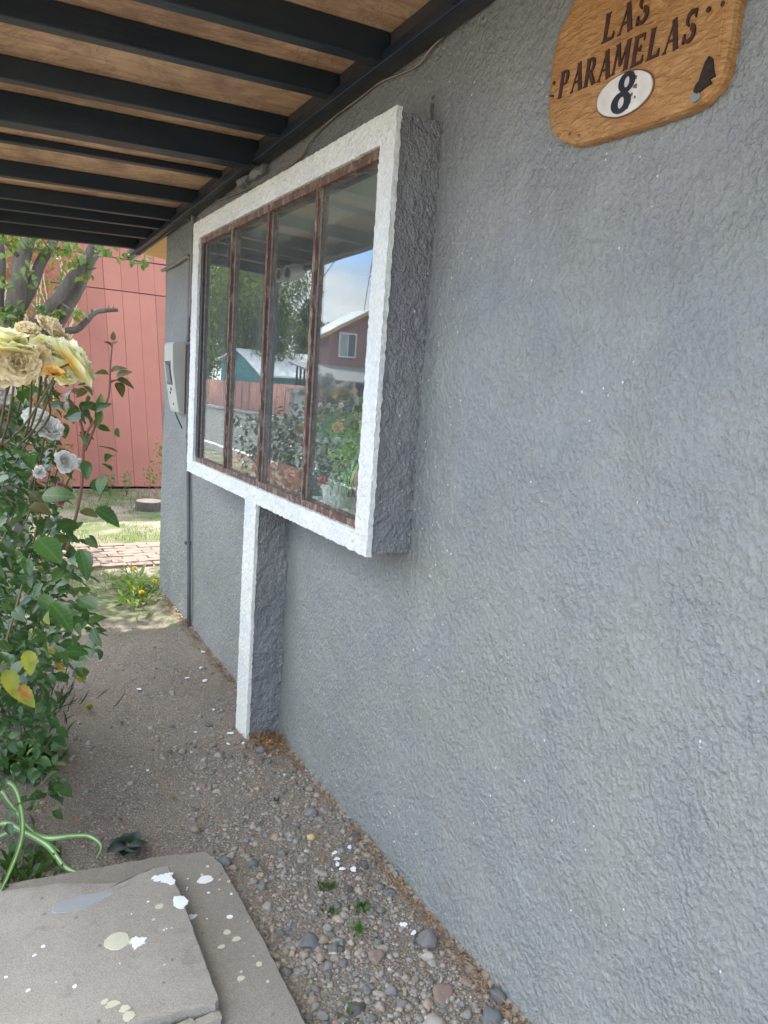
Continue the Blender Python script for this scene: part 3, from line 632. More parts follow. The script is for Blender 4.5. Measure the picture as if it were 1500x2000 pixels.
# white oval and the figure 8
ov = [(1.178 + .074 * math.cos(a), 2.180 + .041 * math.sin(a) + .004 * math.cos(a)) for a in np.linspace(0, 2 * math.pi, 41)[:-1]][::-1]
V, F = plateVF([(a + rnd.uniform(-.0006, .0006), b_ + rnd.uniform(-.0006, .0006)) for a, b_ in ov], SX - .0045, SX + .003, .003); o = bake('number_oval', V, F, M_oval, sign)
rim = [(1.178 + .075 * math.cos(a), 2.180 + .042 * math.sin(a) + .004 * math.cos(a)) for a in np.linspace(0, 2 * math.pi, 49)]
V, F = tubeVF([(SX - .002, a, b_) for a, b_ in rim], .0016, 5, False); bake('oval_rim', V, F, M_brown, sign, True)
mb = MB()
def ring(cy_, cz_, ry, rz, wy, wz, xf):
    n = 26; V = []; 
    for q in range(n):
        a = 2 * math.pi * q / n; c_, s_ = math.cos(a), math.sin(a); k1 = 1 + .0 * s_
        for (rr_y, rr_z) in ((ry + wy, rz + wz), (ry - wy, rz - wz)):
            for x in (xf, SX - .003): V.append((x, cy_ + rr_y * c_ - .006 * s_ * 0, cz_ + rr_z * s_))
    F = []
    for q in range(n):
        a = q * 4; b_ = ((q + 1) % n) * 4; F += [(a, b_, b_ + 2, a + 2), (a, a + 1, b_ + 1, b_), (a + 2, b_ + 2, b_ + 3, a + 3)]
    mb.add(V, F)
ring(1.171, 2.2005, .0145, .0150, .0065, .0042, SX - .0075); ring(1.181, 2.1640, .0175, .0160, .0080, .0045, SX - .0079)
mb.build('digit', M_navy, sign)
for (y, z, s) in ((1.150, 2.203, .005), (1.148, 2.186, .006), (1.155, 2.172, .004), (1.146, 2.165, .003), (1.163, 2.150, .004), (1.158, 2.214, .004)):
    pl = [(y + s * rnd.uniform(.5, 1.3) * math.cos(a), z + s * rnd.uniform(.4, 1.2) * math.sin(a)) for a in np.linspace(0, 2 * math.pi, 9)[:-1]][::-1]
    V, F = plateVF(pl, SX - .0052, SX - .002, .0005); bake('paint_chip', V, F, M_brown, sign)
# burnt emblem in the corner
emb = [(.980, 2.188), (.972, 2.180), (.966, 2.160), (.962, 2.148), (.972, 2.146), (.968, 2.138), (.984, 2.134), (.996, 2.128), (1.006, 2.134), (1.002, 2.146), (.996, 2.150), (.992, 2.166), (.988, 2.180)]
V, F = plateVF([(a + rnd.uniform(-.001, .001), b_) for a, b_ in emb], SX - .0035, SX + .004, .003); bake('burnt_emblem', V, F, simple('charred_wood', (.018, .015, .015), (.045, .03, .022), 50, .8, .2, .6, 90, .004), sign)
pl = [(1.000 + .011 * math.cos(a), 2.124 + .008 * math.sin(a)) for a in np.linspace(0, 2 * math.pi, 17)[:-1]][::-1]
V, F = plateVF(pl, SX - .003, SX + .003, .001); bake('grey_disc', V, F, simple('disc_grey', (.26, .27, .26), None), sign)
dotp(1.330, 2.142, .003, M_brown, 'nail_hole'); dotp(1.300, 2.132, .0025, M_brown, 'nail_hole')
# raised bead on the right edge where the board was left smooth
V, F = tubeVF([(SX + .001, .962 + .002 * math.sin(t * 9), 2.175 + .32 * t) for t in np.linspace(0, 1, 14)], .004, 6); bake('carved_bead', V, F, M_sign, sign, True)

# ------------------------------------------------------------------ CONCRETE SLABS
def slabVF(poly, z0, z1, step=.012, seed=0, amp=.0005, dip=None):
    """Irregular slab: top is a grid clipped to the polygon by snapping, sides are walls with a worn edge."""
    dn = []; n = len(poly)
    for k in range(n):
        a = Vector(poly[k]); b_ = Vector(poly[(k + 1) % n]); m_ = max(1, int((b_ - a).length / step))
        for q in range(m_): dn.append(a.lerp(b_, q / m_))
    P = np.array([(p_.x, p_.y, 0) for p_ in dn]); P[:, :2] += .0022 * vfield(P, 14, seed, 2)[:, :2] + .0013 * vfield(P, 70, seed + 5, 2)[:, :2]
    c_ = P.mean(0); N = len(P); V = []; F = []
    rings = [(z0, 1.0, 0), (z1 - .012, 1.0, 0), (z1 - .003, 1.0, .001), (z1, 1.0, .004), (z1 + .0005, .94, .0), (z1, .80, 0), (z1, .6, 0), (z1, .4, 0), (z1, .2, 0)]
    T = P - c_; ln = np.linalg.norm(T[:, :2], axis=1, keepdims=True)
    for z, s, ins in rings:
        q = c_ + T * s - T / ln * ins; q[:, 2] = z
        if z >= z1 - .0045: q[:, 2] += amp * fbm(q, 14, seed + 3, 3)
        if abs(z - z1) < .005 and ins > 0: q[:, 2] -= np.abs(.003 * fbm(q, 30, seed + 8, 2))
        V.append(q)
    V = np.concatenate(V + [c_[None] + [[0, 0, z1]]])
    for r in range(len(rings) - 1):
        for k in range(N): F.append((r * N + k, r * N + (k + 1) % N, (r + 1) * N + (k + 1) % N, (r + 1) * N + k))
    r = len(rings) - 1
    for k in range(N): F.append((r * N + k, r * N + (k + 1) % N, len(V) - 1))
    return V.tolist(), F
def hard_sides(o):
    for p_ in o.data.polygons:
        if p_.normal.z < .8: p_.use_smooth = False
low = thing('concrete_slab', 'wide lower concrete slab with chipped edge beside the gravel', 'slab', (-1, 1.6, 0))
V, F = slabVF([(-.552, 2.125), (-.70, 2.158), (-1.14, 2.208), (-2.2, 2.33), (-2.2, .2), (-.50, .2), (-.52, 1.377), (-.515, 1.666), (-.520, 1.85), (-.522, 2.04)][::-1], -.06, .04, seed=71)
o = bake('slab_body', V, F, M_conc2, low, True); hard_sides(o)
up = thing('concrete_slab', 'paint spattered upper concrete slab lying on the lower slab', 'slab', (-1, 1.75, .04))
V, F = slabVF([(-.690, 2.037), (-.733, 2.048), (-.752, 2.028), (-.78, 2.006), (-.815, 1.998), (-.84, 2.022), (-.90, 2.045), (-.986, 2.085), (-1.143, 2.119), (-2.1, 2.24), (-2.1, 1.53), (-.93, 1.515), (-.80, 1.500), (-.712, 1.484), (-.698, 1.50), (-.694, 1.66), (-.688, 1.867)][::-1], .030, .082, seed=72)
o = bake('slab_body', V, F, M_conc, up, True); hard_sides(o)
# fragments broken off under the front edge
for (x, y, s) in ((-.735, 1.470, .030), (-.80, 1.478, .035), (-.87, 1.490, .036)):
    V, F = gridbox((x - s, x + s, .01), (y - .012, y + .010, .008), (.036, .062, .008), .004, 40, int(s * 1e4)); bake('broken_edge', V, F, M_conc, up, True)
# paint splashes, thin raised films
def splash(cx, cy_, r, mt, parent, zt, asp=1.0, spikes=.35, rot=0, seed=0, nm='paint_splash', t=.0002):
    rr = random.Random(seed); n = 40; V = [(cx, cy_, zt + t)]; F = []; ph = [rr.uniform(0, 6.28) for _ in range(5)]
    R_ = []
    for k in range(n):
        a = 2 * math.pi * k / n; q = 1 + .4 * spikes * (.5 * math.sin(3 * a + ph[0]) + .4 * math.sin(5 * a + ph[1]) + .45 * math.sin(9 * a + ph[2]) * rr.uniform(.3, 1) + .3 * math.sin(14 * a + ph[3]))
        R_.append(max(.2, q) * r)
    for s, dz in ((.7, t), (.96, t * .9), (1.0, -.002)):
        for k in range(n):
            a = 2 * math.pi * k / n; u = R_[k] * s * math.cos(a); w_ = R_[k] * s * math.sin(a) * asp
            V.append((cx + u * math.cos(rot) - w_ * math.sin(rot), cy_ + u * math.sin(rot) + w_ * math.cos(rot), zt + dz))
    for k in range(n): F.append((0, 1 + k, 1 + (k + 1) % n))
    for r_ in range(2):
        for k in range(n): F.append((1 + r_ * n + k, 1 + (r_ + 1) * n + k, 1 + (r_ + 1) * n + (k + 1) % n, 1 + r_ * n + (k + 1) % n))
    return bake(nm, V, F, mt, parent, False)
ZU, ZL = .0833, .0412
SPL = [  # x, y, r, mat, slab, aspect, spikes
    (-.715, 1.985, .026, 0, 1, .8, .8), (-.735, 1.995, .016, 0, 1, .7, .9), (-.702, 1.96, .012, 0, 1, 1, .5), (-.70, 1.865, .020, 0, 1, 1.4, .35), (-.672, 1.845, .013, 0, 0, .8, .8), (-.592, 1.985, .024, 0, 0, .75, .25),
    (-.885, 1.785, .032, 1, 1, 1.0, .12), (-.845, 1.768, .018, 1, 1, .6, .3), (-.838, 1.760, .019, 0, 1, 1.0, .8), (-.955, 1.975, .070, 2, 1, .42, .18), (-.90, 1.98, .04, 2, 1, .4, .3),
    (-.930, 1.585, .016, 1, 1, .6, .5), (-.907, 1.560, .012, 1, 1, .8, .4), (-.903, 1.535, .014, 1, 1, 1, .3), (-.945, 1.60, .009, 1, 1, .8, .4), (-.757, 1.87, .012, 1, 1, .8, .2),
    (-.618, 1.575, .010, 1, 0, .8, .3), (-.585, 1.71, .012, 1, 0, .7, .3), (-.575, 1.80, .009, 0, 0, .8, .3), (-.60, 1.745, .010, 1, 0, 1, .2), (-.63, 1.70, .010, 1, 0, .6, .3), (-.56, 1.60, .008, 1, 0, 1, .2)]
for q in range(38):
    if rnd.random() < .55: SPL.append((rnd.uniform(-1.15, -.71), rnd.uniform(1.53, 1.99), rnd.uniform(.0015, .0055), rnd.choice((0, 0, 1)), 1, rnd.uniform(.6, 1.2), .35))
    else: SPL.append((rnd.uniform(-.66, -.53), rnd.uniform(1.40, 2.08), rnd.uniform(.0015, .0050), rnd.choice((0, 1, 1)), 0, rnd.uniform(.6, 1.2), .35))
for k, (x, y, r, mi, u_, asp, spk) in enumerate(SPL):
    splash(x, y, r, (M_drip_w, M_drip_c, M_drip_g)[mi], up if u_ else low, (ZU if u_ else ZL) + .00004 * (k % 23), asp, spk, rnd.uniform(-.5, .5) if r < .01 else 0, k)

# ------------------------------------------------------------------ PEBBLES
import bmesh
def ico(sub):
    bm = bmesh.new(); bmesh.ops.create_icosphere(bm, subdivisions=sub, radius=1.0)
    V = np.array([v.co[:] for v in bm.verts]); F = np.array([[v.index for v in f.verts] for f in bm.faces]); bm.free(); return V, F
I1, I2, I3 = ico(1), ico(2), ico(3)
def pebble_shape(base, seed, angular=.22):
    V, F = base; q = V * (1 + angular * vnoise(V, 1.1, seed)[:, None] + .5 * angular * vnoise(V, 2.3, seed + 4)[:, None]); return q, F
def scatter(pts, sizes, bases, flat=.6, sink=.25):
    """Join many small stones into one array mesh."""
    Vs = []; Fs = []; n = 0; k_ = rng.integers(0, len(bases), len(pts))
    for bi, (BV, BF) in enumerate(bases):
        idx = np.where(k_ == bi)[0]
        if not len(idx): continue
        m_ = len(idx); a = rng.random(m_) * 6.28; ax = rng.uniform(.7, 1.35, m_); az = rng.uniform(flat * .7, flat * 1.3, m_); s = sizes[idx]
        X = BV[None, :, 0] * ax[:, None]; Yy = np.repeat(BV[None, :, 1], m_, 0); Z = BV[None, :, 2] * az[:, None]
        ca, sa = np.cos(a)[:, None], np.sin(a)[:, None]
        P = np.stack([(X * ca - Yy * sa) * s[:, None], (X * sa + Yy * ca) * s[:, None], Z * s[:, None]], 2)
        P += pts[idx][:, None, :]; P[:, :, 2] += (az * s * (1 - 2 * sink))[:, None]
        Vs.append(P.reshape(-1, 3)); Fs.append((BF[None] + (np.arange(m_) * len(BV))[:, None, None] + n).reshape(-1, 3)); n += m_ * len(BV)
    return np.concatenate(Vs), np.concatenate(Fs)
def gravelmat():
    m, nt, b = newmat('mixed_gravel'); g = nt.nodes.new('ShaderNodeNewGeometry')
    c = ramp(nt, g.outputs['Random Per Island'], [(0, (.155, .150, .142)), (.18, (.205, .202, .192)), (.4, (.265, .247, .222)), (.58, (.30, .265, .225)), (.76, (.34, .29, .235)), (.88, (.26, .195, .16)), (.95, (.32, .29, .25)), (1, (.46, .43, .39))])
    r = nt.nodes[-1] if False else None
    c = mixc(nt, 1.0, c, ramp(nt, noise_node(nt, coords(nt), 160, 4), [(.3, .75), (.7, 1.2)]), 'MULTIPLY')
    nt.links.new(c, b.inputs['Base Color']); b.inputs['Roughness'].default_value = .8; b.inputs['Specular IOR Level'].default_value = .25; return m
M_gravel = gravelmat()
def density(x, y):
    d = np.where(x > -.53, np.clip(1.05 - (y - 1.2) * .46, .10, 1), .09)          # thick beside the slab, thinning away down the path
    d *= np.where((x > -.25) & (y < 3), 1.2, 1.0)
    d *= .55 + .6 * (fbm(np.stack([x, y, x * 0], 1), 7, 77, 3) > -.15)
    return d
n_ = 46000; x = rng.uniform(-1.2, -.004, n_); y = 1.0 + 3.9 * rng.random(n_) ** 1.5
ok = rng.random(n_) < density(x, y) * np.where(y > 3.3, .6, 1)
ok &= ~((x < -.525) & (y < 2.2)); ok &= ~((x > -.17) & (y > 2.86) & (y < 3.02)); x, y = x[ok], y[ok]
sz = np.clip(np.exp(rng.normal(math.log(.0033), .56, len(x))), .0016, .0140)
pts = np.stack([x, y, ground_z(x, y)], 1)
big = sz > .0062
V, F = scatter(pts[~big], sz[~big], [pebble_shape(I1, s, .5) for s in (1, 2, 3, 4, 5)], .6, .38)
tag(bake('gravel', V, F, M_gravel), 'fine mixed grit and gravel strewn between the slab and wall', 'gravel', kind='stuff')
V, F = scatter(pts[big], sz[big], [pebble_shape(I2, s, .42) for s in (11, 12, 13, 14, 15, 16)], .6, .42)
tag(bake('gravel', V, F, M_gravel, smooth=True), 'coarse rounded gravel scattered along the foot of the wall', 'gravel', kind='stuff')
STB = [mesh(*pebble_shape(I3, s, .36), True, name='stone') for s in (31, 32, 33, 34, 35, 36)]
def stone(x, y, s, mi, label=None, asp=1.0, flat=.6, rot=0, shape=0, group=None, mt=None):
    me = STB[shape].copy(); me.materials.clear(); me.materials.append(mt or M_stone[mi])
    o = bpy.data.objects.new('stone', me); COL.objects.link(o); o.location = (x, y, gz(x, y) + s * flat * .28); o.scale = (s * asp, s, s * flat); o.rotation_euler = (rnd.uniform(-.15, .15), rnd.uniform(-.15, .15), rot)
    return tag(o, label, 'stone', group)
M_yst = simple('ochre_stone', (.55, .36, .12), (.45, .33, .20), 30, .7)
NAMED = [(-.533, 2.316, .020, 2, 'smooth egg-shaped grey-brown stone alone on the bare soil', .85, .75, .4, 0, None),
    (-.178, 2.113, .014, 2, 'small knobbly ochre yellow stone lying on the gravel', 1.1, .8, .3, 1, M_yst),
    (-.246, 1.521, .024, 4, 'flat oval pinkish stone below the two weeds', 1.15, .5, .5, 2, None),
    (-.389, 1.651, .026, 1, 'large flat blue-grey stone near the slab edge', 1.15, .5, 2.6, 3, None),
    (-.352, 1.640, .018, 2, 'tan triangular stone touching the flat blue-grey one', .8, .6, 1.2, 4, None),
    (-.113, 1.462, .020, 3, 'pale cream oblong stone near the wall foot', .62, .7, .5, 0, None),
    (-.021, 1.272, .026, 1, 'rounded blue-grey stone against the straw by the wall', 1.0, .7, 0, 5, None),
    (-.075, 1.225, .026, 1, 'blue-grey stone just below the rounded one at the wall', 1.1, .6, .7, 3, None),
    (-.079, 1.512, .028, 0, 'dark grey angular stone wedged into the straw', 1.1, .7, .8, 4, None),
    (-.128, 2.75, .022, 1, 'dark round stone by the foot of the white post', 1.0, .7, .2, 1, None),
    (-.150, 2.79, .020, 0, 'greyish stone beside the dark one near the post', .9, .6, 1.2, 2, None),
    (-.150, 1.335, .026, 4, 'long flat purplish stone in the lower gravel', 1.3, .35, .35, 2, None),
    (-.03, 1.375, .017, 4, 'mauve stone at the edge of the wall straw', 1.1, .6, .5, 5, None),
    (-.497, 2.085, .028, 1, 'dark slaty stone beside the slab corner', .7, .6, .3, 4, None),
    (-.482, 2.045, .016, 2, 'rusty tan stone beside the slab corner', .8, .7, .6, 0, None),
    (-.115, 2.255, .022, 0, 'pale grey half-buried stone above the ochre one', 1.1, .5, .5, 3, None),
    (-.040, 2.045, .020, 5, 'flat dark stone tucked under the straw', 1.3, .5, .6, 1, None),
    (-.165, 2.42, .011, 2, 'light orange crumb of stone in the upper gravel', 1.0, .7, .5, 2, None),
    (-.215, 1.275, .026, 3, 'pale broad stone at the bottom of the gravel', 1.1, .5, .2, 3, None),
    (-.375, 1.395, .020, 5, 'purple-black stone at the slab side', 1.1, .6, .2, 1, None)]
for a in NAMED: stone(*a[:4], a[4], a[5], a[6], a[7], a[8], None, a[9])
for k in range(120):
    while True:
        x, y = rnd.uniform(-.50, -.02), 1.15 + 2.0 * rnd.random() ** 1.6
        if (x < -.17 or not 2.83 < y < 3.03) and all((x - q[0]) ** 2 + (y - q[1]) ** 2 > .035 ** 2 for q in NAMED): break
    stone(x, y, rnd.uniform(.007, .0145), rnd.choice((0, 0, 0, 1, 1, 2, 3, 4, 5)), 'small rounded pebble lying loose in the gravel strip', rnd.uniform(.8, 1.4), rnd.uniform(.45, .8), rnd.uniform(0, 3), rnd.randrange(6), 'loose pebbles in the gravel strip')
for k in range(26):
    x, y = rnd.uniform(-.95, -.2), rnd.uniform(2.4, 4.6)
    stone(x, y, rnd.uniform(.006, .012), rnd.choice((2, 3, 0)), 'little pale stone half sunk in the bare soil path', rnd.uniform(.8, 1.4), .5, rnd.uniform(0, 3), rnd.randrange(6), 'pale stones in the soil path')
# flakes of white paint dropped on the soil
FL = [(-.167, 1.93, .012), (-.155, 1.955, .010), (-.150, 1.985, .011), (-.163, 1.90, .010), (-.13, 1.885, .012), (-.11, 1.60, .011), (-.10, 1.56, .010), (-.085, 2.0, .009), (-.20, 2.94, .014), (-.18, 2.83, .010), (-.14, 3.55, .016), (-.12, 3.7, .014), (-.22, 3.6, .012), (-.47, 3.55, .012), (-.05, 3.9, .014), (-.60, 2.75, .006), (-.24, 2.85, .009), (-.2, 3.2, .008), (-.34, 3.0, .007)]
for k, (x, y, r) in enumerate(FL):
    o = splash(x, y, r, M_drip_w, None, gz(x, y) + .008, rnd.uniform(.4, .8), .6, rnd.uniform(0, 3), 200 + k, 'paint_flake', .002); tag(o, 'white paint flake dropped on the soil near the wall', 'paint flake', 'white paint flakes on the soil')

# ------------------------------------------------------------------ FOLIAGE TOOLS
def leaf_tpl(nx=5, width=.34, fold=.16, curl=.22, pt=1.0, serr=0.0):
    """Unit-length leaf along +X lying in XY with a folded midrib."""
    V = []; F = []
    for k in range(nx + 1):
        t = k / nx; w = width * (math.sin(math.pi * t ** .8) ** .75 if 0 < t < 1 else 0.0) * (1 - .25 * t * pt)
        if serr and 0 < k < nx: w *= 1 + serr * (1 if k % 2 else -1)
        zc = -curl * t * t
        V += [(t, -w, zc + fold * w * 1.6), (t, 0, zc), (t, w, zc + fold * w * 1.6)]
    for k in range(nx):
        a = 3 * k; F += [(a, a + 3, a + 4, a + 1), (a + 1, a + 4, a + 5, a + 2)]
    return np.array(V), np.array(F)
def frame_from(d, up):
    d = d / np.linalg.norm(d, axis=1, keepdims=True); s = np.cross(up, d); s /= (np.linalg.norm(s, axis=1, keepdims=True) + 1e-9); u = np.cross(d, s)
    return d, s, u
def leaves(pts, dirs, ups, size, tpl):
    BV, BF = tpl; d, s, u = frame_from(dirs, ups); n = len(pts)
    P = (BV[None, :, 0, None] * d[:, None] + BV[None, :, 1, None] * s[:, None] + BV[None, :, 2, None] * u[:, None]) * size[:, None, None] + pts[:, None]
    return P.reshape(-1, 3), (BF[None] + (np.arange(n) * len(BV))[:, None, None]).reshape(-1, BF.shape[1])
T_ROSE = leaf_tpl(8, .34, .22, .28, serr=.05); T_SMALL = leaf_tpl(2, .30, .2, .2)
M_leaf = leafmat('rose_leaf', (.022, .062, .022), (.050, .110, .030), .32, .26, (.20, .26, .04), 11, .6, (.62, .74))
def veined(m):
    nt = m.node_tree; b = nt.nodes['Principled BSDF']; uv = nt.nodes.new('ShaderNodeUVMap'); sx = nt.nodes.new('ShaderNodeSeparateXYZ'); nt.links.new(uv.outputs[0], sx.inputs[0])
    av = math_(nt, 'ABSOLUTE', sx.outputs[1]); mid = ramp(nt, av, [(.0, 1.0), (.09, 0.0)])
    sv = math_(nt, 'SINE', math_(nt, 'SUBTRACT', math_(nt, 'MULTIPLY', sx.outputs[0], 46.0), math_(nt, 'MULTIPLY', av, 9.0))); side = ramp(nt, sv, [(.80, 0.0), (.99, .55)])
    vn = math_(nt, 'MAXIMUM', mid, side); src = b.inputs['Base Color'].links[0].from_socket
    nt.links.new(mixc(nt, math_(nt, 'MULTIPLY', vn, .55), src, (.16, .24, .08)), b.inputs['Base Color']); bump(nt, b, vn, -.7, .0012); return m
M_leaf_n = None
M_leaf_y = leafmat('yellowing_rose_leaf', (.10, .16, .03), (.28, .25, .04), .5, .35, (.26, .10, .03), 40)
M_leaf_r = leafmat('reddish_young_leaf', (.075, .085, .035), (.12, .06, .035), .45, .3, None, 20)
M_cane = simple('rose_cane', (.10, .12, .05), (.14, .07, .04), 8, .6)
M_cane_r = simple('reddish_cane', (.20, .075, .05), (.13, .08, .045), 12, .6)
def petalVF(n=6, w=.5, cup=.45, ruf=.06, seed=0, tip=.15):
    rr = random.Random(seed); V = []; F = []; ph = rr.uniform(0, 6.28)
    for i in range(n + 1):
        t = i / n
        for j in range(n + 1):
            s = (j / n - .5) * 2; ww = w * (math.sin(math.pi * (.12 + .80 * t) ** .9) ** .6)
            x = t * (1 - .14 * s * s * t); y = s * ww
            z = cup * (t ** 1.6) - tip * max(0, t - .7) * 3 * 1 + .25 * cup * s * s + ruf * math.sin(5 * s + ph) * t + ruf * .6 * math.sin(9 * s + 2 * ph) * t
            V.append((x, y, z))
    for i in range(n):
        for j in range(n): a = i * (n + 1) + j; F.append((a, a + n + 1, a + n + 2, a + 1))
    return np.array(V), np.array(F)
def petalmat(name, cin, cout, edge, trans=.42):
    m, nt, b = newmat(name); uv = nt.nodes.new('ShaderNodeUVMap'); sx = nt.nodes.new('ShaderNodeSeparateXYZ'); nt.links.new(uv.outputs[0], sx.inputs[0])
    f = math_(nt, 'ADD', sx.outputs[0], math_(nt, 'MULTIPLY', math_(nt, 'SUBTRACT', noise_node(nt, coords(nt), 60, 3), .5), .5))
    c = ramp(nt, f, [(.08, cin), (.6, cout), (.98, edge)]); nt.links.new(c, b.inputs['Base Color']); b.inputs['Roughness'].default_value = .6; b.inputs['Specular IOR Level'].default_value = .2
    t = nt.nodes.new('ShaderNodeBsdfTranslucent'); nt.links.new(c, t.inputs[0]); ms = nt.nodes.new('ShaderNodeMixShader'); ms.inputs[0].default_value = trans
    nt.links.new(b.outputs[0], ms.inputs[1]); nt.links.new(t.outputs[0], ms.inputs[2]); nt.links.new(ms.outputs[0], nt.nodes['Material Output'].inputs[0]); return m
P_yel = petalmat('pale_yellow_petal', (.86, .70, .10), (.90, .87, .40), (.90, .89, .66))
P_big = petalmat('cream_yellow_petal', (.84, .54, .10), (.88, .82, .36), (.88, .90, .70))
P_fade = petalmat('faded_buff_petal', (.74, .56, .26), (.88, .80, .56), (.84, .70, .44))
P_white = petalmat('white_petal', (.70, .66, .45), (.84, .84, .80), (.86, .87, .86))
P_oran = petalmat('orange_bud_petal', (.85, .38, .08), (.86, .55, .14), (.82, .62, .22))
P_pink = petalmat('magenta_petal', (.36, .12, .15), (.48, .20, .24), (.34, .12, .14))
def rose(c, r, mt, parent, axis=(0, -.3, 1), seed=0, layers=6, ruf=.06, crumple=0.0, open_=1.0, name='rose_flower'):
    rr = random.Random(seed); ax = Vector(axis).normalized(); q = ax.to_track_quat('Z', 'Y').to_matrix(); Vs = []; Fs = []; Us = []; n = 0
    for L_ in range(layers):
        f = (L_ + .6) / layers; cnt = 5 + L_; 
        for k in range(cnt):
            PV, PF = petalVF(5, .50 + .12 * rr.random(), .45, ruf + crumple * .5, seed * 97 + L_ * 13 + k)
            ang = 2 * math.pi * (k + .5 * (L_ % 2)) / cnt + rr.uniform(-.2, .2) + L_ * .7
            tilt = math.radians(86 - 92 * f * open_ + rr.uniform(-8, 8)); ln = r * (.42 + .58 * f) * rr.uniform(.9, 1.08); wd = ln * (1.0 + .25 * (1 - f))
            X = PV[:, 0] * ln; Yq = PV[:, 1] * wd; Z = PV[:, 2] * ln * (.9 - .5 * f)
            if crumple:
                nn = vfield(PV + [seed, k, L_], 4.0, 5); X = X + crumple * ln * nn[:, 0] * .5; Yq = Yq + crumple * ln * nn[:, 1] * .5; Z = Z + crumple * ln * nn[:, 2] * .6
            ct, st_ = math.cos(tilt), math.sin(tilt); Xr = X * ct - Z * st_ + .06 * r; Zr = X * st_ + Z * ct
            ca, sa = math.cos(ang), math.sin(ang); P = np.stack([Xr * ca - Yq * sa, Xr * sa + Yq * ca, Zr - .3 * r * (1 - f * .2)], 1)
            Vs.append(P @ np.array(q).T + np.array(c)); Fs.append(PF + n); n += len(PV); Us.append(np.stack([PV[:, 0], PV[:, 1]], 1))
    return bake(name, np.concatenate(Vs), np.concatenate(Fs), mt, parent, True, np.concatenate(Us))

# ------------------------------------------------------------------ ROSE BUSH (beside the path)
bush = thing('rose_bush', 'tall yellow rose bush in flower at the path edge', 'rose bush', (-1.35, 2.2, 0))
def cane(pts, r0, r1, parent, mt=M_cane, nm='cane', sub=5):
    P = smoothpath(pts, sub); V, F = tubeVF(P, list(np.linspace(r0, r1, len(P))), 6); return bake(nm, V, F, mt, parent, True)
canes = []
for k in range(26):
    bx, by = rnd.uniform(-1.62, -1.22), rnd.uniform(1.75, 3.0); tx, ty, tz = rnd.uniform(-1.6, -.99), rnd.uniform(1.80, 2.8), rnd.uniform(1.0, 1.46)
    P = [(bx, by + .5, 0), (bx * .7 + tx * .3 - .03, by * .7 + ty * .3, tz * .4), (bx * .3 + tx * .7, by * .3 + ty * .7, tz * .75), (tx, ty, tz)]; canes.append(P); cane(P, .0048, .002, bush)
FLW = [((-1.070, 1.441, 1.619), .036, P_fade, (.5, -.3, .6), .30, 6), ((-1.114, 1.395, 1.612), .024, P_fade, (0, -.6, 1), .32, 5), ((-1.165, 1.298, 1.587), .062, P_yel, (.1, -.1, 1), .06, 7), ((-1.101, 1.495, 1.592), .030, P_yel, (.3, -.6, .6), .1, 5),
       ((-1.135, 1.298, 1.553), .037, P_fade, (.0, -1, .1), .26, 7), ((-1.098, 1.37, 1.562), .030, P_fade, (.3, -1, .2), .28, 6), ((-1.064, 1.412, 1.586), .040, P_yel, (.1, -.3, 1), .04, 6), ((-1.085, 1.293, 1.545), .018, P_oran, (.1, -.6, .9), .02, 5),
       ((-1.045, 1.350, 1.566), .051, P_big, (.75, .12, .55), .07, 7), ((-1.140, 1.36, 1.577), .036, P_yel, (-.1, -.5, .8), .12, 6), ((-1.085, 1.40, 1.580), .034, P_yel, (.1, -.8, .5), .06, 6), ((-1.150, 1.33, 1.545), .036, P_fade, (-.1, -.9, .4), .22, 6), ((-1.060, 1.37, 1.545), .026, P_big, (.3, -.8, .3), .06, 5),
       ((-1.079, 1.691, 1.446), .030, P_white, (0, -.7, .6), .06, 5), ((-1.052, 1.688, 1.426), .034, P_white, (.2, -.7, .6), .05, 6), ((-1.010, 1.777, 1.346), .030, P_white, (.3, -.9, .3), .05, 5), ((-.975, 1.822, 1.334), .020, P_white, (.5, -.6, .6), .05, 5),
       ((-1.170, 1.498, 1.515), .050, P_white, (.2, -.8, .5), .06, 6), ((-1.043, 1.60, 1.300), .028, P_pink, (.6, -.6, .2), .1, 4), ((-1.075, 1.66, 1.335), .016, P_white, (.2, -.9, .2), .1, 4)]
for k, (c_, r, mt, ax, cr, ly) in enumerate(FLW):
    rose(c_, r * .93, mt, bush, ax, 300 + k, ly + 1, .05, cr * .55, 1.0)
    a_ = Vector(ax).normalized(); p0 = Vector(c_) - a_ * r * .25; p2 = Vector((c_[0] - .03 + rnd.uniform(-.03, .03), c_[1] + rnd.uniform(.22, .4), c_[2] - .16)); cane([p0, p0 - a_ * r * .9, (p0 + p2) / 2 - Vector((0, 0, .02)), p2], .0018, .0024, bush, M_cane, 'flower_stem')
# the bare reddish shoots in front of the shed
TW = [[(-1.03, 1.60, 1.18), (-1.005, 1.585, 1.30), (-.999, 1.579, 1.411), (-.975, 1.578, 1.46), (-.955, 1.577, 1.50), (-.952, 1.577, 1.56), (-.949, 1.576, 1.605)],
      [(-.999, 1.579, 1.41), (-1.01, 1.585, 1.46), (-1.03, 1.59, 1.49)], [(-.999, 1.579, 1.39), (-.98, 1.578, 1.44), (-.972, 1.578, 1.475)], [(-.952, 1.577, 1.53), (-.94, 1.576, 1.535)]]
for k, P in enumerate(TW): cane(P, .0034, .0016, bush, M_cane_r, 'young_shoot')
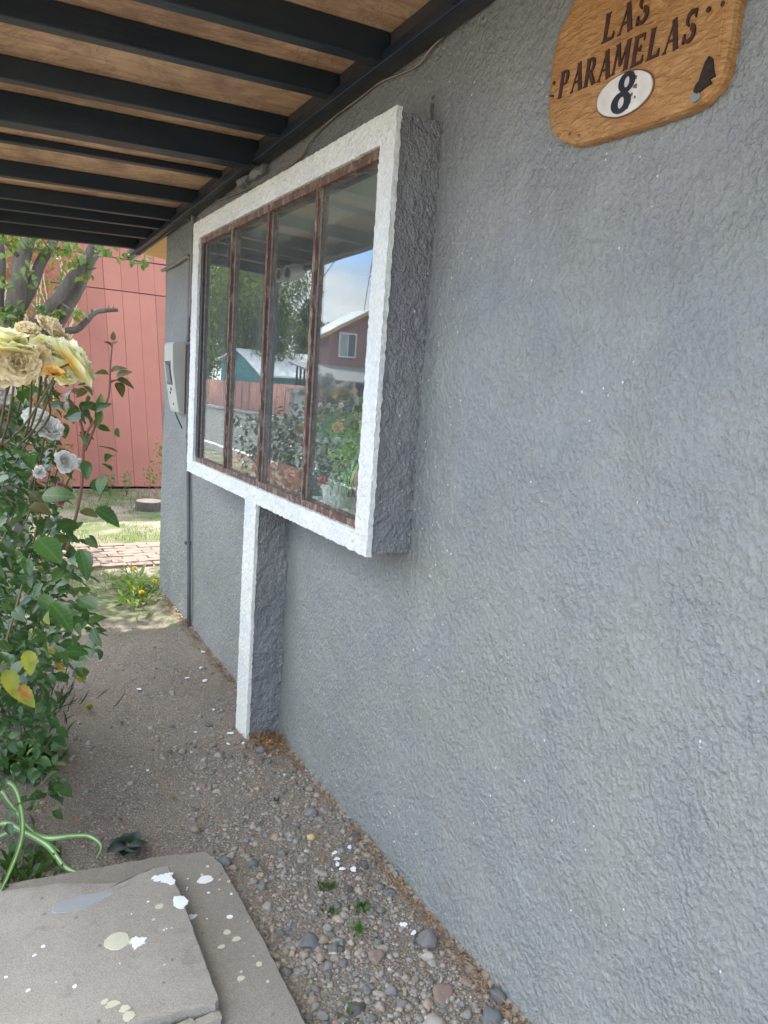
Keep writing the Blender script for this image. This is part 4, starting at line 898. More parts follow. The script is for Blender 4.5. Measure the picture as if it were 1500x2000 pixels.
# leaf positions
def rose_edge(y, z):  # how far the leaves reach towards the wall
    return -.985 + .035 * math.sin(9 * z) - .07 * np.clip((.95 - z) / .5, 0, 1.3) + .02 * math.sin(y * 7) + .05 * np.clip((y - 1.5) / 1.0, 0, 1) * np.clip((1.15 - z) / .4, 0, 1)
LP = []; 
while len(LP) < 3300:
    y = 1.25 + 2.2 * rnd.random() ** 1.2; z = rnd.uniform(.08, 1.53); e = rose_edge(y, z)
    lo_ = 1.30 + 2.0 * max(0, 1.08 - z)
    if y < lo_: continue
    if z > 1.40 and rnd.random() < .30: continue
    if z > 1.44 and y > 1.9: continue
    x = e - rnd.random() ** 1.6 * .62; LP.append((x, y, z))
for _ in range(420): LP.append((-1.22 + .215 * rnd.random(), 1.36 + .6 * rnd.random(), 1.27 + .245 * rnd.random()))
def veils(p_):
    for c_, r, mt, *_r in FLW:
        t_ = (c_[1]) / max(.2, p_[1])
        px_, pz_ = -1.215 + (p_[0] + 1.215) * t_, 1.55 + (p_[2] - 1.55) * t_
        if p_[1] < c_[1] + .02 and (px_ - c_[0]) ** 2 + (pz_ - c_[2]) ** 2 < (r * 1.15 + .018) ** 2: return True
    return False
LP = [q for q in LP if not veils(q)]
LP = np.array(LP); nL = len(LP)
D_ = rng.normal(size=(nL, 3)) * [1, 1, .5] + [.5, -.35, -.35]; U_ = rng.normal(size=(nL, 3)) * .45 + [0, -.25, 1]
SZ = rng.uniform(.021, .043, nL) * np.where(LP[:, 2] > 1.35, .85, 1)
order = np.argsort(-(LP[:, 0] * 1.0 - .35 * LP[:, 1])); near = order[:270]; rest = order[270:]
VARL = [mesh(*t, True, name='leaf') for t in (leaf_tpl(13, .34, .22, .28, serr=.06), leaf_tpl(13, .40, .12, .12, serr=.06), leaf_tpl(13, .30, .3, .42, serr=.06))]
M_leaf_n = veined(leafmat('veined_rose_leaf', (.022, .062, .022), (.050, .110, .030), .32, .26, (.20, .26, .04), 11, .6, (.64, .76)))
M_leaf_yn = veined(M_leaf_y); M_leaf_rn = veined(M_leaf_r)
for me in VARL:
    co = np.empty(len(me.vertices) * 3, np.float32); me.vertices.foreach_get('co', co); co = co.reshape(-1, 3); li = np.empty(len(me.loops), np.int32); me.loops.foreach_get('vertex_index', li)
    me.uv_layers.new(name='UVMap').data.foreach_set('uv', np.stack([co[:, 0], co[:, 1] * 2.6], 1)[li].ravel())
VARM = {}
for mi, mt in enumerate((M_leaf_n, M_leaf_yn, M_leaf_rn)):
    for vi, me in enumerate(VARL): q = me.copy(); q.materials.append(mt); VARM[(mi, vi)] = q
def put_leaf(p_, d_, u_, s, mi, vi, parent):
    d_, s_, u2 = frame_from(np.array([d_], float), np.array([u_], float)); M_ = Matrix((d_[0], s_[0], u2[0])).transposed().to_4x4()
    o = bpy.data.objects.new('leaf', VARM[(mi, vi)]); COL.objects.link(o); o.parent = parent
    o.matrix_local = Matrix.Translation(Vector(p_) - parent.location) @ M_ @ Matrix.Scale(float(s), 4); return o
for k in near:
    z = LP[k][2]; mi = 0
    if rnd.random() < (.09 if z < .95 else .03): mi = 1
    if z > 1.3 and rnd.random() < .2: mi = 2
    put_leaf(LP[k], D_[k], U_[k], SZ[k], mi, rnd.randrange(3), bush)
n_ = 2600; P = np.stack([-.955 - .5 * rng.random(n_) ** 1.4, 2.35 + 1.5 * rng.random(n_), .02 + .80 * rng.random(n_)], 1)
P[:, 0] -= .10 * np.clip(P[:, 1] - 3.2, 0, 1); P = P[(fbm(P, 4, 66, 2) > -.35) & (P[:, 1] > 2.2 + 1.0 * (P[:, 2] < .12))]; n_ = len(P)
V, F = leaves(P, rng.normal(size=(n_, 3)) * [1, 1, .5] + [.4, -.3, -.3], rng.normal(size=(n_, 3)) * .45 + [0, -.25, 1], rng.uniform(.028, .055, n_), leaf_tpl(4, .36, .2, .25)); o = bake('lower_foliage', V, F, M_leaf, bush, True); o['kind'] = 'stuff'
V, F = leaves(LP[rest], D_[rest], U_[rest], SZ[rest], T_ROSE); o = bake('foliage', V, F, M_leaf, bush, True); o['kind'] = 'stuff'
for (p_, d_, s, mi) in [((-.952, 1.577, 1.60), (.3, -.4, .5), .018, 2), ((-.949, 1.577, 1.60), (-.4, -.4, .4), .020, 2), ((-.948, 1.577, 1.612), (.1, -.2, 1), .018, 2),
        ((-.955, 1.577, 1.545), (-.6, -.5, .2), .030, 2), ((-.95, 1.577, 1.55), (.5, -.4, .4), .030, 2), ((-.94, 1.576, 1.535), (.7, -.4, -.1), .036, 2), ((-.94, 1.576, 1.54), (.5, -.4, .4), .034, 2), ((-.938, 1.576, 1.53), (.2, -.6, -.6), .034, 2),
        ((-.972, 1.578, 1.475), (.1, -.3, .9), .030, 0), ((-.972, 1.578, 1.475), (-.7, -.3, .2), .038, 0), ((-.972, 1.578, 1.47), (-.1, -.6, -.5), .034, 0), ((-.985, 1.578, 1.50), (-.3, -.4, .5), .03, 0), ((-1.01, 1.58, 1.47), (-.6, -.5, -.2), .034, 0),
        ((-.975, 1.578, 1.44), (.9, -.3, -.25), .026, 0), ((-.999, 1.579, 1.37), (.1, -.5, -.8), .040, 0), ((-1.051, 1.254, 1.262), (.25, -.4, -.7), .052, 0), ((-1.02, 1.30, 1.32), (.9, -.3, -.5), .050, 0), ((-1.12, 1.17, 1.30), (.6, -.5, -.6), .052, 0), ((-1.16, 1.20, 1.33), (-.8, -.5, -.4), .05, 0),
        ((-1.09, 1.30, 1.16), (.7, -.5, -.7), .060, 0), ((-1.10, 1.32, 1.34), (.8, -.5, .1), .055, 0), ((-1.154, 1.38, 1.02), (.3, -.6, -.8), .05, 1), ((-1.143, 1.37, .99), (.7, -.6, -.5), .05, 1), ((-1.12, 1.40, 1.045), (.2, -.5, -.9), .045, 1), ((-1.0, 1.60, 1.53), (.5, -.5, .4), .03, 2)]:
    put_leaf(p_, d_, (.1, -.7, .8), s, mi, rnd.randrange(3), bush)
# second bush with white roses, further along and seen in the panes
b2 = thing('rose_bush', 'white rose bush reflected in the right-hand window pane', 'rose bush', (-1.75, 5.2, 0))
n_ = 1500; a = rng.random((n_, 3)); P = np.stack([-1.32 - .95 * a[:, 0], 4.75 + 1.2 * a[:, 1], .15 + 1.3 * a[:, 2]], 1)
V, F = leaves(P, rng.normal(size=(n_, 3)) + [.3, -.2, -.2], rng.normal(size=(n_, 3)) * .4 + [0, 0, 1], rng.uniform(.04, .065, n_), leaf_tpl(3, .34, .2, .2)); o = bake('foliage', V, F, M_leaf, b2, True); o['kind'] = 'stuff'
n_ = 2600; a = rng.random((n_, 3)); P = np.stack([-1.50 - .7 * a[:, 0], 5.6 + 2.0 * a[:, 1], .05 + 1.18 * a[:, 2] ** .8], 1)  # extra foliage out of direct view, added to darken the pane reflections
V, F = leaves(P, rng.normal(size=(n_, 3)) + [.3, -.2, -.2], rng.normal(size=(n_, 3)) * .4 + [0, 0, 1], rng.uniform(.04, .07, n_), leaf_tpl(3, .34, .2, .2)); o = bake('foliage', V, F, M_leaf, b2, True); o['kind'] = 'stuff'
for k in range(8): cane([(-1.75 + rnd.uniform(-.2, .2), 5.2 + rnd.uniform(-.2, .2), 0), (-1.75 + rnd.uniform(-.3, .3), 5.2 + rnd.uniform(-.4, .4), .8), (-1.6 + rnd.uniform(-.4, .2), 5.2 + rnd.uniform(-.5, .5), 1.4)], .008, .003, b2)
for k, (x, y, z, r) in enumerate([(-1.52, 4.95, 1.53, .095), (-1.56, 4.93, 1.46, .075), (-1.55, 5.35, 1.60, .09), (-1.6, 5.42, 1.52, .06), (-1.58, 5.25, 1.55, .05), (-1.5, 5.0, 1.14, .055), (-1.45, 5.6, 1.2, .05), (-1.6, 5.9, 1.5, .05), (-1.5, 4.85, 1.58, .05)]):
    rose((x, y, z), r, P_white if k % 3 else P_fade, b2, (.5, -.5, .5), 400 + k, 5, .06, .12)

# ------------------------------------------------------------------ STRIPED LEAVES, SMALL PLANTS, WEEDS
def strapVF(pts, w, thick=.004, taper=.25, side=(0, 0, 1)):
    P = smoothpath(pts, 8); n = len(P); V = []; U = []; F = []; sd = Vector(side)
    for i, p_ in enumerate(P):
        t = (P[min(i + 1, n - 1)] - P[max(0, i - 1)]).normalized(); s = t.cross(sd).normalized(); u_ = s.cross(t); f = i / (n - 1); ww = w * (min(1, .7 + f * 1.5) if f < .2 else 1 - (1 - taper) * ((f - .2) / .8) ** 2)
        for j in range(7):
            q = (j / 6 - .5) * 2; V.append(tuple(p_ + s * ww * .5 * q + u_ * (.10 * ww * q * q))); U.append((f, j / 6))
    for i in range(n - 1):
        for j in range(6): a = i * 7 + j; F.append((a, a + 1, a + 8, a + 7))
    return V, F, U
m, nt, b = newmat('striped_strap_leaf'); uv = nt.nodes.new('ShaderNodeUVMap'); sx = nt.nodes.new('ShaderNodeSeparateXYZ'); nt.links.new(uv.outputs[0], sx.inputs[0])
c = ramp(nt, sx.outputs[1], [(.0, (.09, .20, .05)), (.26, (.12, .26, .07)), (.40, (.36, .47, .24)), (.5, (.50, .57, .37)), (.60, (.34, .45, .22)), (.74, (.12, .26, .07)), (1, (.09, .20, .05))])
c = mixc(nt, 1.0, c, ramp(nt, noise_node(nt, coords(nt), 14, 3), [(.3, .8), (.7, 1.2)]), 'MULTIPLY'); nt.links.new(c, b.inputs['Base Color']); b.inputs['Roughness'].default_value = .4; M_strap = m
agv = thing('striped_plant', 'green and cream striped strap-leaved plant curling over the soil', 'plant', (-1.16, 2.45, 0))
for pts, w, sd in [([(-1.19, 2.45, .02), (-1.15, 2.52, .13), (-1.108, 2.56, .17), (-1.075, 2.50, .15), (-1.07, 2.38, .08), (-1.12, 2.22, .05), (-1.16, 2.12, .05)], .019, (0, -.75, .66)),
               ([(-1.18, 2.50, .02), (-1.12, 2.50, .06), (-1.06, 2.41, .065), (-1.00, 2.33, .05), (-.965, 2.25, .025), (-.93, 2.215, .014), (-.895, 2.215, .012)], .018, (0, -.75, .66)),
               ([(-1.18, 2.46, .02), (-1.08, 2.46, .05), (-1.0, 2.36, .060), (-.93, 2.345, .058), (-.875, 2.34, .045), (-.845, 2.30, .028), (-.865, 2.255, .018)], .016, (0, -.75, .66)),
               ([(-1.18, 2.62, .02), (-1.13, 2.60, .12), (-1.10, 2.52, .12), (-1.05, 2.43, .07), (-1.0, 2.38, .04), (-.965, 2.33, .02)], .016, (0, -.75, .66))]:
    V, F, U = strapVF(pts, w, side=sd); o = bake('strap_leaf', V, F, M_strap, agv, True, U); mm = o.modifiers.new('s', 'SOLIDIFY'); mm.thickness = .002
M_dkleaf = leafmat('dark_glossy_leaf', (.010, .028, .016), (.018, .040, .022), .3, .08, None, 20, .6)
M_weed = leafmat('weed_leaf', (.05, .12, .025), (.09, .17, .04), .5, .3, None, 30)
M_grass = leafmat('grass_blade', (.07, .15, .03), (.13, .21, .045), .55, .35, (.34, .30, .12), 6)
suc = thing('low_plant', 'dark glossy round-leaved plant by the slab corner', 'plant', (-.76, 2.27, 0))
for k in range(9):
    a = k * .72 + rnd.uniform(-.2, .2); r = .010 if k < 6 else .004; BV, BF = leaf_tpl(6, .48, .1, .2)
    V, F = leaves(np.array([[-.765 + r * math.cos(a), 2.275 + r * math.sin(a), .018 + .004 * (k % 3)]]), np.array([[math.cos(a), math.sin(a) * .9, .25]]), np.array([[0, 0, 1.0]]), np.array([.052 + .012 * (k % 2)]), (BV, BF)); bake('leaf', V, F, M_dkleaf, suc, True)
def tuft(x, y, r, n, h, mt, label, cat, name, group=None, tpl=None, parentkind=None, z=None):
    t = thing(name, label, cat, (x, y, 0), group); q = rng.normal(size=(n, 2)) * r; P = np.stack([x + q[:, 0], y + q[:, 1], np.zeros(n)], 1); P[:, 2] = ground_z(P[:, 0], P[:, 1]) if z is None else z
    d_ = np.stack([q[:, 0] / r * .35 + rng.normal(size=n) * .3, q[:, 1] / r * .35 + rng.normal(size=n) * .3, np.ones(n)], 1)
    V, F = leaves(P, d_, rng.normal(size=(n, 3)), rng.uniform(.5, 1.1, n) * h, tpl or leaf_tpl(3, .05, .1, .5)); o = bake('blades', V, F, mt, t, True); o['kind'] = 'stuff'; return t
T_W = leaf_tpl(3, .26, .15, .3)
for (x, y, lb) in ((-.242, 1.850, 'upper small green weed in the gravel strip'), (-.188, 1.712, 'green weed beside the white flake in the gravel'), (-.288, 1.745, 'faint weed left of centre in the gravel strip'), (-.238, 1.640, 'lowest small green weed in the gravel strip')):
    tuft(x, y, .011, 40 if 'faint' not in lb else 22, .020, M_weed, lb, 'weed', 'weed', tpl=T_W)
tuft(-.40, 1.37, .02, 26, .02, M_weed, 'mossy weed at the side of the lower slab', 'weed', 'weed', tpl=T_W)
tuft(-.20, 2.385, .006, 14, .014, M_dkleaf, 'tiny dark weed in the upper gravel', 'weed', 'weed', tpl=T_W)
tuft(-1.08, 2.28, .06, 130, .045, M_weed, 'clump of clover leaves under the striped plant', 'clover', 'clover_clump', tpl=T_W)
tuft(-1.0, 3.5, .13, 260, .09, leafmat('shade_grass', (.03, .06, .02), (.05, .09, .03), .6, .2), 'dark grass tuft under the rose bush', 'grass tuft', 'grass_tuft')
tuft(-1.03, 2.95, .06, 120, .07, M_leaf, 'shaded leafy growth at the foot of the rose bush', 'plant', 'low_plant', tpl=T_W)
tuft(-1.02, 3.0, .05, 60, .10, M_weed, 'bright green sprig below the yellowing rose leaves', 'plant', 'low_plant', tpl=T_W)
dd = thing('dandelion', 'yellow flowered dandelion clump by the sunny house corner', 'plant', (-.15, 5.15, 0))
n_ = 240; q = rng.normal(size=(n_, 2)) * [.10, .22]; P = np.stack([-.14 + q[:, 0], 5.25 + q[:, 1], np.zeros(n_)], 1); P = P[(P[:, 0] < -.02) | (P[:, 1] > 5.25)]; n_ = len(P)
V, F = leaves(P, np.stack([rng.normal(size=n_) * .7, rng.normal(size=n_) * .7, np.full(n_, .8)], 1), rng.normal(size=(n_, 3)) * .3 + [0, 0, 1], rng.uniform(.06, .15, n_), leaf_tpl(4, .10, .2, .5)); o = bake('leaf_rosette', V, F, leafmat('sunny_weed_leaf', (.17, .26, .05), (.26, .34, .08), .5, .35), dd, True); o['kind'] = 'stuff'
for (x, y, z) in ((-.06, 5.80, .05), (-.04, 5.20, .10), (-.16, 5.05, .07)):
    V, F = tubeVF([(x, y, 0), (x + .01, y, z)], .002, 5); bake('stem', V, F, M_weed, dd); rose((x + .01, y, z), .020, petalmat('dandelion_petal', (.8, .5, .02), (.85, .6, .03), (.85, .65, .05)), dd, (0, -.5, 1), 500 + int(z * 100), 4, .02, 0, 1.1, 'flower')
# dropped yellow-green bud, on the soil
bud = thing('fallen_rosebud', 'fallen yellow-green rosebud on the bare soil', 'rosebud', (-.724, 3.39, 0)); rose((-.724, 3.39, .022), .028, petalmat('green_yellow_petal', (.30, .38, .06), (.50, .55, .12), (.6, .6, .2)), bud, (-.3, -.6, .5), 77, 4, .03, .1, .5, 'petals')
# fallen leaf crumbs
for k, (x, y) in enumerate(((-.205, 1.98), (-1.0, 2.62), (-.9, 2.5), (-.73, 2.24), (-.36, 2.2), (-.55, 2.55), (-.3, 2.75), (-.63, 3.2), (-.85, 3.0))):
    V, F = leaves(np.array([[x, y, gz(x, y) + .008]]), rng.normal(size=(1, 3)) * [1, 1, .1], np.array([[.1, 0, 1.0]]), np.array([.028]), leaf_tpl(5, .35, .3, .3)); o = bake('fallen_leaf', V, F, M_leaf_y if k % 2 else M_straw, None, True); tag(o, ('tan dead leaf near the ochre stone', 'yellow dead leaf by the dark grass tuft', 'tan dead leaf on bare soil under the bush', 'yellow leaf beneath the dark glossy plant', 'tan dead leaf just above the slab corner', 'yellow leaf in the centre of the bare path', 'tan dead leaf below the post foot', 'yellow leaf close to the fallen rosebud', 'tan dead leaf at the edge of the rose shade')[k], 'leaf')

# dry grass and roots along the wall foot
n_ = 2600; y = 1.05 + 3.9 * rng.random(n_) ** 1.25; cl = fbm(np.stack([y, y * 0, y * 0], 1), 3.2, 88, 3); okk = cl > -.25; y = y[okk]; n_ = len(y)
x = -.006 - np.abs(rng.normal(size=n_)) * (.020 + .018 * np.clip(cl[okk], 0, 1)); P = np.stack([x, y, ground_z(x, y) + rng.random(n_) * .012], 1)
V, F = leaves(P, np.stack([rng.normal(size=n_) * .5 - .3, rng.normal(size=n_) * 1.0, rng.normal(size=n_) * .22 + .12], 1), rng.normal(size=(n_, 3)), rng.uniform(.012, .045, n_), leaf_tpl(3, .035, .1, .4))
tag(bake('dry_grass', V, F, M_straw), 'brown dry grass and roots along the foot of the wall', 'dry grass', kind='stuff')
n_ = 500; x = -.09 + rng.normal(size=n_) * .045; y = 2.80 + rng.normal(size=n_) * .05; P = np.stack([x, y, ground_z(x, y) + rng.random(n_) * .03], 1); okk = (x < -.005); P = P[okk]; n_ = len(P)
V, F = leaves(P, rng.normal(size=(n_, 3)) * [1, 1, .45] + [0, 0, .15], rng.normal(size=(n_, 3)), rng.uniform(.015, .05, n_), leaf_tpl(3, .04, .1, .5)); tag(bake('dry_grass', V, F, M_straw), 'heap of brown dry grass against the white post foot', 'dry grass', kind='stuff')
n_ = 1500; x = rng.uniform(-1.1, -.02, n_); y = rng.uniform(1.3, 4.8, n_); okk = ~((x < -.525) & (y < 2.2)); x, y = x[okk], y[okk]; n_ = len(x); P = np.stack([x, y, ground_z(x, y) + .004], 1)
V, F = leaves(P, rng.normal(size=(n_, 3)) * [1, 1, .08], rng.normal(size=(n_, 3)) * .3 + [0, 0, 1], rng.uniform(.008, .03, n_), leaf_tpl(2, .05, .1, .1)); tag(bake('plant_litter', V, F, M_straw), 'scattered dry twigs and straw bits on the soil', 'litter', kind='stuff')

# ------------------------------------------------------------------ LAWN, PATH, SHED
def grassfield(n, fx, fy, h, mt, label, seed, mask=None):
    r_ = np.random.default_rng(seed); x = r_.uniform(*fx, n); y = r_.uniform(*fy, n)
    if mask is not None: k = mask(x, y); x, y = x[k], y[k]
    n = len(x); P = np.stack([x, y, ground_z(x, y)], 1)
    V, F = leaves(P, np.stack([r_.normal(size=n) * .35, r_.normal(size=n) * .35, np.ones(n)], 1), r_.normal(size=(n, 3)), r_.uniform(.5, 1.2, n) * h, leaf_tpl(2, .06, .1, .4)); tag(bake('grass', V, F, mt), label, 'grass', kind='stuff')
nm_ = lambda x, y, s, t: fbm(np.stack([x, y, x * 0], 1), s, 91, 3) > t
grassfield(15000, (-2.4, 3.0), (6.86, 8.1), .045, M_grass, 'sunlit short green grass beyond the brick path', 1, lambda x, y: nm_(x, y, 2.2, -.25) & (rng.random(len(x)) < 1.15 - (y - 6.86) * .55))
grassfield(9000, (-2.4, 3.0), (8.1, 10.1), .05, leafmat('duller_grass', (.07, .10, .035), (.14, .14, .06), .6, .3), 'thin dull grass before the red shed', 2, lambda x, y: nm_(x, y, 1.6, .0))
grassfield(5200, (-1.6, .6), (5.35, 5.98), .04, M_grass, 'patchy green grass on the near side of the brick path', 3, lambda x, y: nm_(x, y, 3.2, -.1))
path = thing('brick_path', '', ''); 
for k_ in ('label', 'category'):
    if k_ in path: del path[k_]
path['kind'] = 'structure'; path.location = (0, 6.4, 0)
V, F = boxVF(-2.3, 2.2, 5.99, 6.83, -.05, .006); bake('bedding_sand', V, F, simple('path_sand', (.36, .28, .21), (.28, .22, .17), 6, .95, kind='pos'), path)
bvar = []
for k in range(5):
    V, F = gridbox((-.098, .098, .05), (-.047, .047, .03), (-.02, .022, .02), .0035, 14, 600 + k); me = mesh(V, F, True, name='brick'); me.materials.append(M_brick); bvar.append(me)
for r in range(8):
    for c_ in range(22):
        o = bpy.data.objects.new('brick', bvar[rnd.randrange(5)]); COL.objects.link(o); o.parent = path
        o.location = Vector((-2.2 + c_ * .204 + (.1 if r % 2 else 0) + rnd.uniform(-.003, .003), 6.045 + r * .103 + rnd.uniform(-.003, .003), rnd.uniform(-.002, .004))) - path.location; o.rotation_euler = (rnd.uniform(-.02, .02), rnd.uniform(-.02, .02), rnd.uniform(-.03, .03))
stump = thing('tree_stump', 'short sawn tree stump in the grass near the red shed', 'stump', (.62, 8.6, 0))
V, F = tubeVF([(.66, 8.6, -.05), (.66, 8.6, .02), (.66, 8.6, .11)], [.17, .155, .15], 20, True, .05, 3); bake('stump_side', V, F, M_bark, stump, False)
V, F = tubeVF([(.66, 8.6, .11), (.66, 8.6, .116)], [.142, .138], 20, True, .02, 4); bake('sawn_top', V, F, simple('sawn_wood', (.48, .38, .30), (.36, .27, .21), 9, .85), stump)

shed = thing('shed', 'salmon red shed of tall vertical boards past the lawn', 'shed', (1, 10.3, 0))
YS = 10.27; sk = -.078; x = -.72; k = 0
while x < 4.2:
    w = .225 + rnd.uniform(-.02, .02)
    for (za, zb_) in ((.035, 2.585 - .0 * k), (2.597, 2.985), (3.0, 3.4)):
        pr = rnd.uniform(0, .009); g_ = .0016
        V = [(xx + sk * z, yy, z) for z in (za, zb_) for (xx, yy) in ((x + g_, YS - pr), (x + w - g_, YS - pr), (x + w - g_, YS + .03), (x + g_, YS + .03))]
        o = bake('board', V, QB, M_shed, shed)
    x += w; k += 1
box('shed_core', -.86, 4.0, YS + .032, YS + 2.6, .04, 3.38, simple('shed_seam_shadow_wood', (.27, .10, .08), None, 4, .9), shed)
box('shed_roof', -1.1, 4.3, YS - .12, YS + 2.8, 3.41, 3.47, M_roofmetal, shed)
for xq in np.arange(-.7, 4.0, .9): box('foundation_block', xq, xq + .22, YS + .25, YS + .5, -.05, .039, M_conc2, shed)
# weeds under the shed edge and twiggy plant
for k, (x, y, h) in enumerate(((.40, 9.6, .30), (.62, 9.7, .34), (.25, 9.4, .26), (.86, 9.5, .45), (.93, 9.4, .5), (-.1, 9.5, .3))):
    t = thing('tall_weed', ('tall thin weed in the middle of the shed foot', 'second tall weed left of the stump', 'short leafy weed out on the lawn before the shed', 'straw-coloured seed stalk just behind the stump', 'tallest bleached seed stalk beside the house corner', 'thin weed half hidden by the rose bush')[k], 'weed', (x, y, 0))
    for q in range(3):
        V, F = tubeVF([(x, y, 0), (x + rnd.uniform(-.05, .05), y, h * .6), (x + rnd.uniform(-.1, .1), y, h)], [.004, .003, .002], 5); bake('stem', V, F, M_straw if k > 2 else M_weed, t)
    n_ = 26; P = np.stack([x + rng.normal(size=n_) * .05, y + rng.normal(size=n_) * .04, h * (.4 + .6 * rng.random(n_))], 1); V, F = leaves(P, rng.normal(size=(n_, 3)), rng.normal(size=(n_, 3)), rng.uniform(.03, .06, n_), T_W); bake('leaves', V, F, M_grass, t)
pt = thing('potted_shrub', 'small dry shrub at the shed front beside the house corner', 'shrub', (1.12, 9.9, 0))
n_ = 60; P = np.stack([1.13 + rng.normal(size=n_) * .07, 9.9 + rng.normal(size=n_) * .05, .55 + rng.normal(size=n_) * .07], 1); V, F = leaves(P, rng.normal(size=(n_, 3)), rng.normal(size=(n_, 3)), rng.uniform(.04, .07, n_), T_W); bake('leaves', V, F, M_leaf_y, pt)
V, F = tubeVF([(1.15, 9.9, 0), (1.14, 9.9, .5)], .008, 6); bake('stem', V, F, M_bark, pt)

# ------------------------------------------------------------------ TREES
def limb(pts, r0, r1, parent, nm='limb', seed=0, mt=M_bark, n=10):
    P = smoothpath(pts, 6); V, F = tubeVF(P, list(np.linspace(r0, r1, len(P))), n, True, .05, seed); return bake(nm, V, F, mt, parent, True)
tree = thing('apple_tree', 'old grey-barked fruit tree leaning over the path by the shed', 'tree', (-1.0, 7.0, 0))
limb([(-.86, 7.05, -.1), (-.85, 7.05, .7), (-.84, 7.03, 1.3), (-.83, 7, 1.75)], .15, .115, tree, 'trunk', 1, n=14)
limb([(-.88, 7, 1.6), (-.80, 7.0, 2.05), (-.76, 7.0, 2.35), (-.70, 7, 2.60), (-.55, 7.0, 3.3)], .085, .050, tree, seed=2)
limb([(-.80, 7.05, 1.95), (-.68, 7.05, 2.2), (-.60, 7.05, 2.42), (-.50, 7.05, 2.62), (-.3, 7.1, 3.2)], .055, .035, tree, seed=3)
limb([(-.84, 6.95, 1.6), (-.70, 6.95, 1.85), (-.50, 6.95, 2.12), (-.33, 6.95, 2.38), (-.18, 6.95, 2.62), (.2, 7.0, 3.2)], .050, .040, tree, seed=4)
limb([(-.75, 7.10, 1.55), (-.50, 7.10, 1.90), (-.34, 7.10, 2.18), (-.23, 7.10, 2.45), (-.14, 7.10, 2.66), (.1, 7.1, 3.3)], .066, .046, tree, seed=5)
limb([(-.89, 7.1, 1.6), (-.92, 7.1, 2.0), (-.90, 7.1, 2.45), (-1.0, 7.1, 3.2)], .045, .03, tree, seed=6)
limb([(-.78, 6.9, 2.42), (-.86, 6.9, 2.50), (-.93, 6.9, 2.58)], .018, .012, tree, 'branch', 7)
limb([(-.62, 6.98, 1.80), (-.40, 6.98, 1.87), (-.32, 6.98, 1.895), (-.25, 6.98, 1.97), (-.18, 6.98, 2.05), (-.10, 6.98, 2.075), (-.02, 6.98, 2.09), (.01, 6.98, 2.092)], .034, .014, tree, 'branch', 8)
limb([(-.20, 6.97, 2.02), (-.205, 6.97, 2.075)], .016, .010, tree, 'branch', 9); limb([(-.28, 6.95, 2.405), (-.23, 6.95, 2.403), (-.18, 6.95, 2.42)], .011, .008, tree, 'branch', 10)
for x in (-.07, -.03): limb([(x, 6.98, 2.08), (x + .002, 6.98, 2.13)], .005, .003, tree, 'twig', 11)
limb([(-.45, 7.0, 2.02), (-.42, 6.98, 2.08)], .05, .045, tree, 'cut_stub', 12)
def crown(c_, rad, n, s, mt, parent, seed, tpl=T_SMALL, clumps=22, hang=0.0, name='crown', zmin=None):
    r_ = np.random.default_rng(seed); cc = r_.normal(size=(clumps, 3)); cc /= np.linalg.norm(cc, axis=1, keepdims=True); cc *= (r_.random((clumps, 1)) ** .45); cc = cc * rad + c_
    k = r_.integers(0, clumps, n); cr = (.20 + .22 * r_.random(clumps)) * np.mean(rad); q = r_.normal(size=(n, 3)) * .55; P = cc[k] + q * cr[k][:, None]
    if zmin is not None: m_ = P[:, 2] > zmin; P = P[m_]; n = len(P)
    d_ = r_.normal(size=(n, 3)) + [0, 0, -hang]; V, F = leaves(P, d_, r_.normal(size=(n, 3)) * .7 + [0, 0, .7], r_.uniform(.6, 1.3, n) * s, tpl); o = bake(name, V, F, mt, parent); o['kind'] = 'stuff'
    return o, cc
M_tleaf = leafmat('tree_leaf', (.075, .125, .035), (.14, .19, .055), .45, .38, (.26, .27, .07), 3)
M_tleaf2 = leafmat('willow_leaf', (.10, .14, .05), (.17, .20, .08), .5, .35, (.30, .28, .10), 1.5)
M_tleaf3 = leafmat('poplar_leaf', (.035, .07, .028), (.06, .10, .035), .5, .25, None, 1)
crown((-1.35, 7.9, 3.9), (1.5, 1.0, .95), 9000, .085, M_tleaf, tree, 21, clumps=26)
n_ = 70
for (cx, cy_, cz_, rr_, m_) in ((-.42, 6.8, 2.50, .10, 46), (-.62, 6.9, 2.56, .10, 40), (-.16, 6.8, 2.57, .07, 26), (.02, 6.6, 2.50, .05, 16), (.13, 6.5, 2.48, .045, 12), (-.86, 6.8, 2.52, .10, 36), (-.98, 6.9, 2.2, .12, 40), (-.82, 6.8, 1.95, .10, 40), (-.62, 6.8, 2.05, .05, 14), (-.27, 6.9, 2.36, .05, 14), (-.95, 6.8, 1.85, .12, 60), (-.33, 6.9, 2.02, .04, 10), (-.52, 6.8, 1.98, .06, 20), (-.72, 6.8, 2.28, .09, 14), (-.45, 7.3, 2.3, .08, 16)):
    P = rng.normal(size=(m_, 3)) * rr_ * .6 + [cx, cy_, cz_]; V, F = leaves(P, rng.normal(size=(m_, 3)) + [0, -.2, -.7], rng.normal(size=(m_, 3)) * .6 + [0, -.6, .4], rng.uniform(.045, .085, m_), leaf_tpl(4, .3, .2, .3)); bake('leaf_spray', V, F, M_tleaf, tree, True)['kind'] = 'stuff'
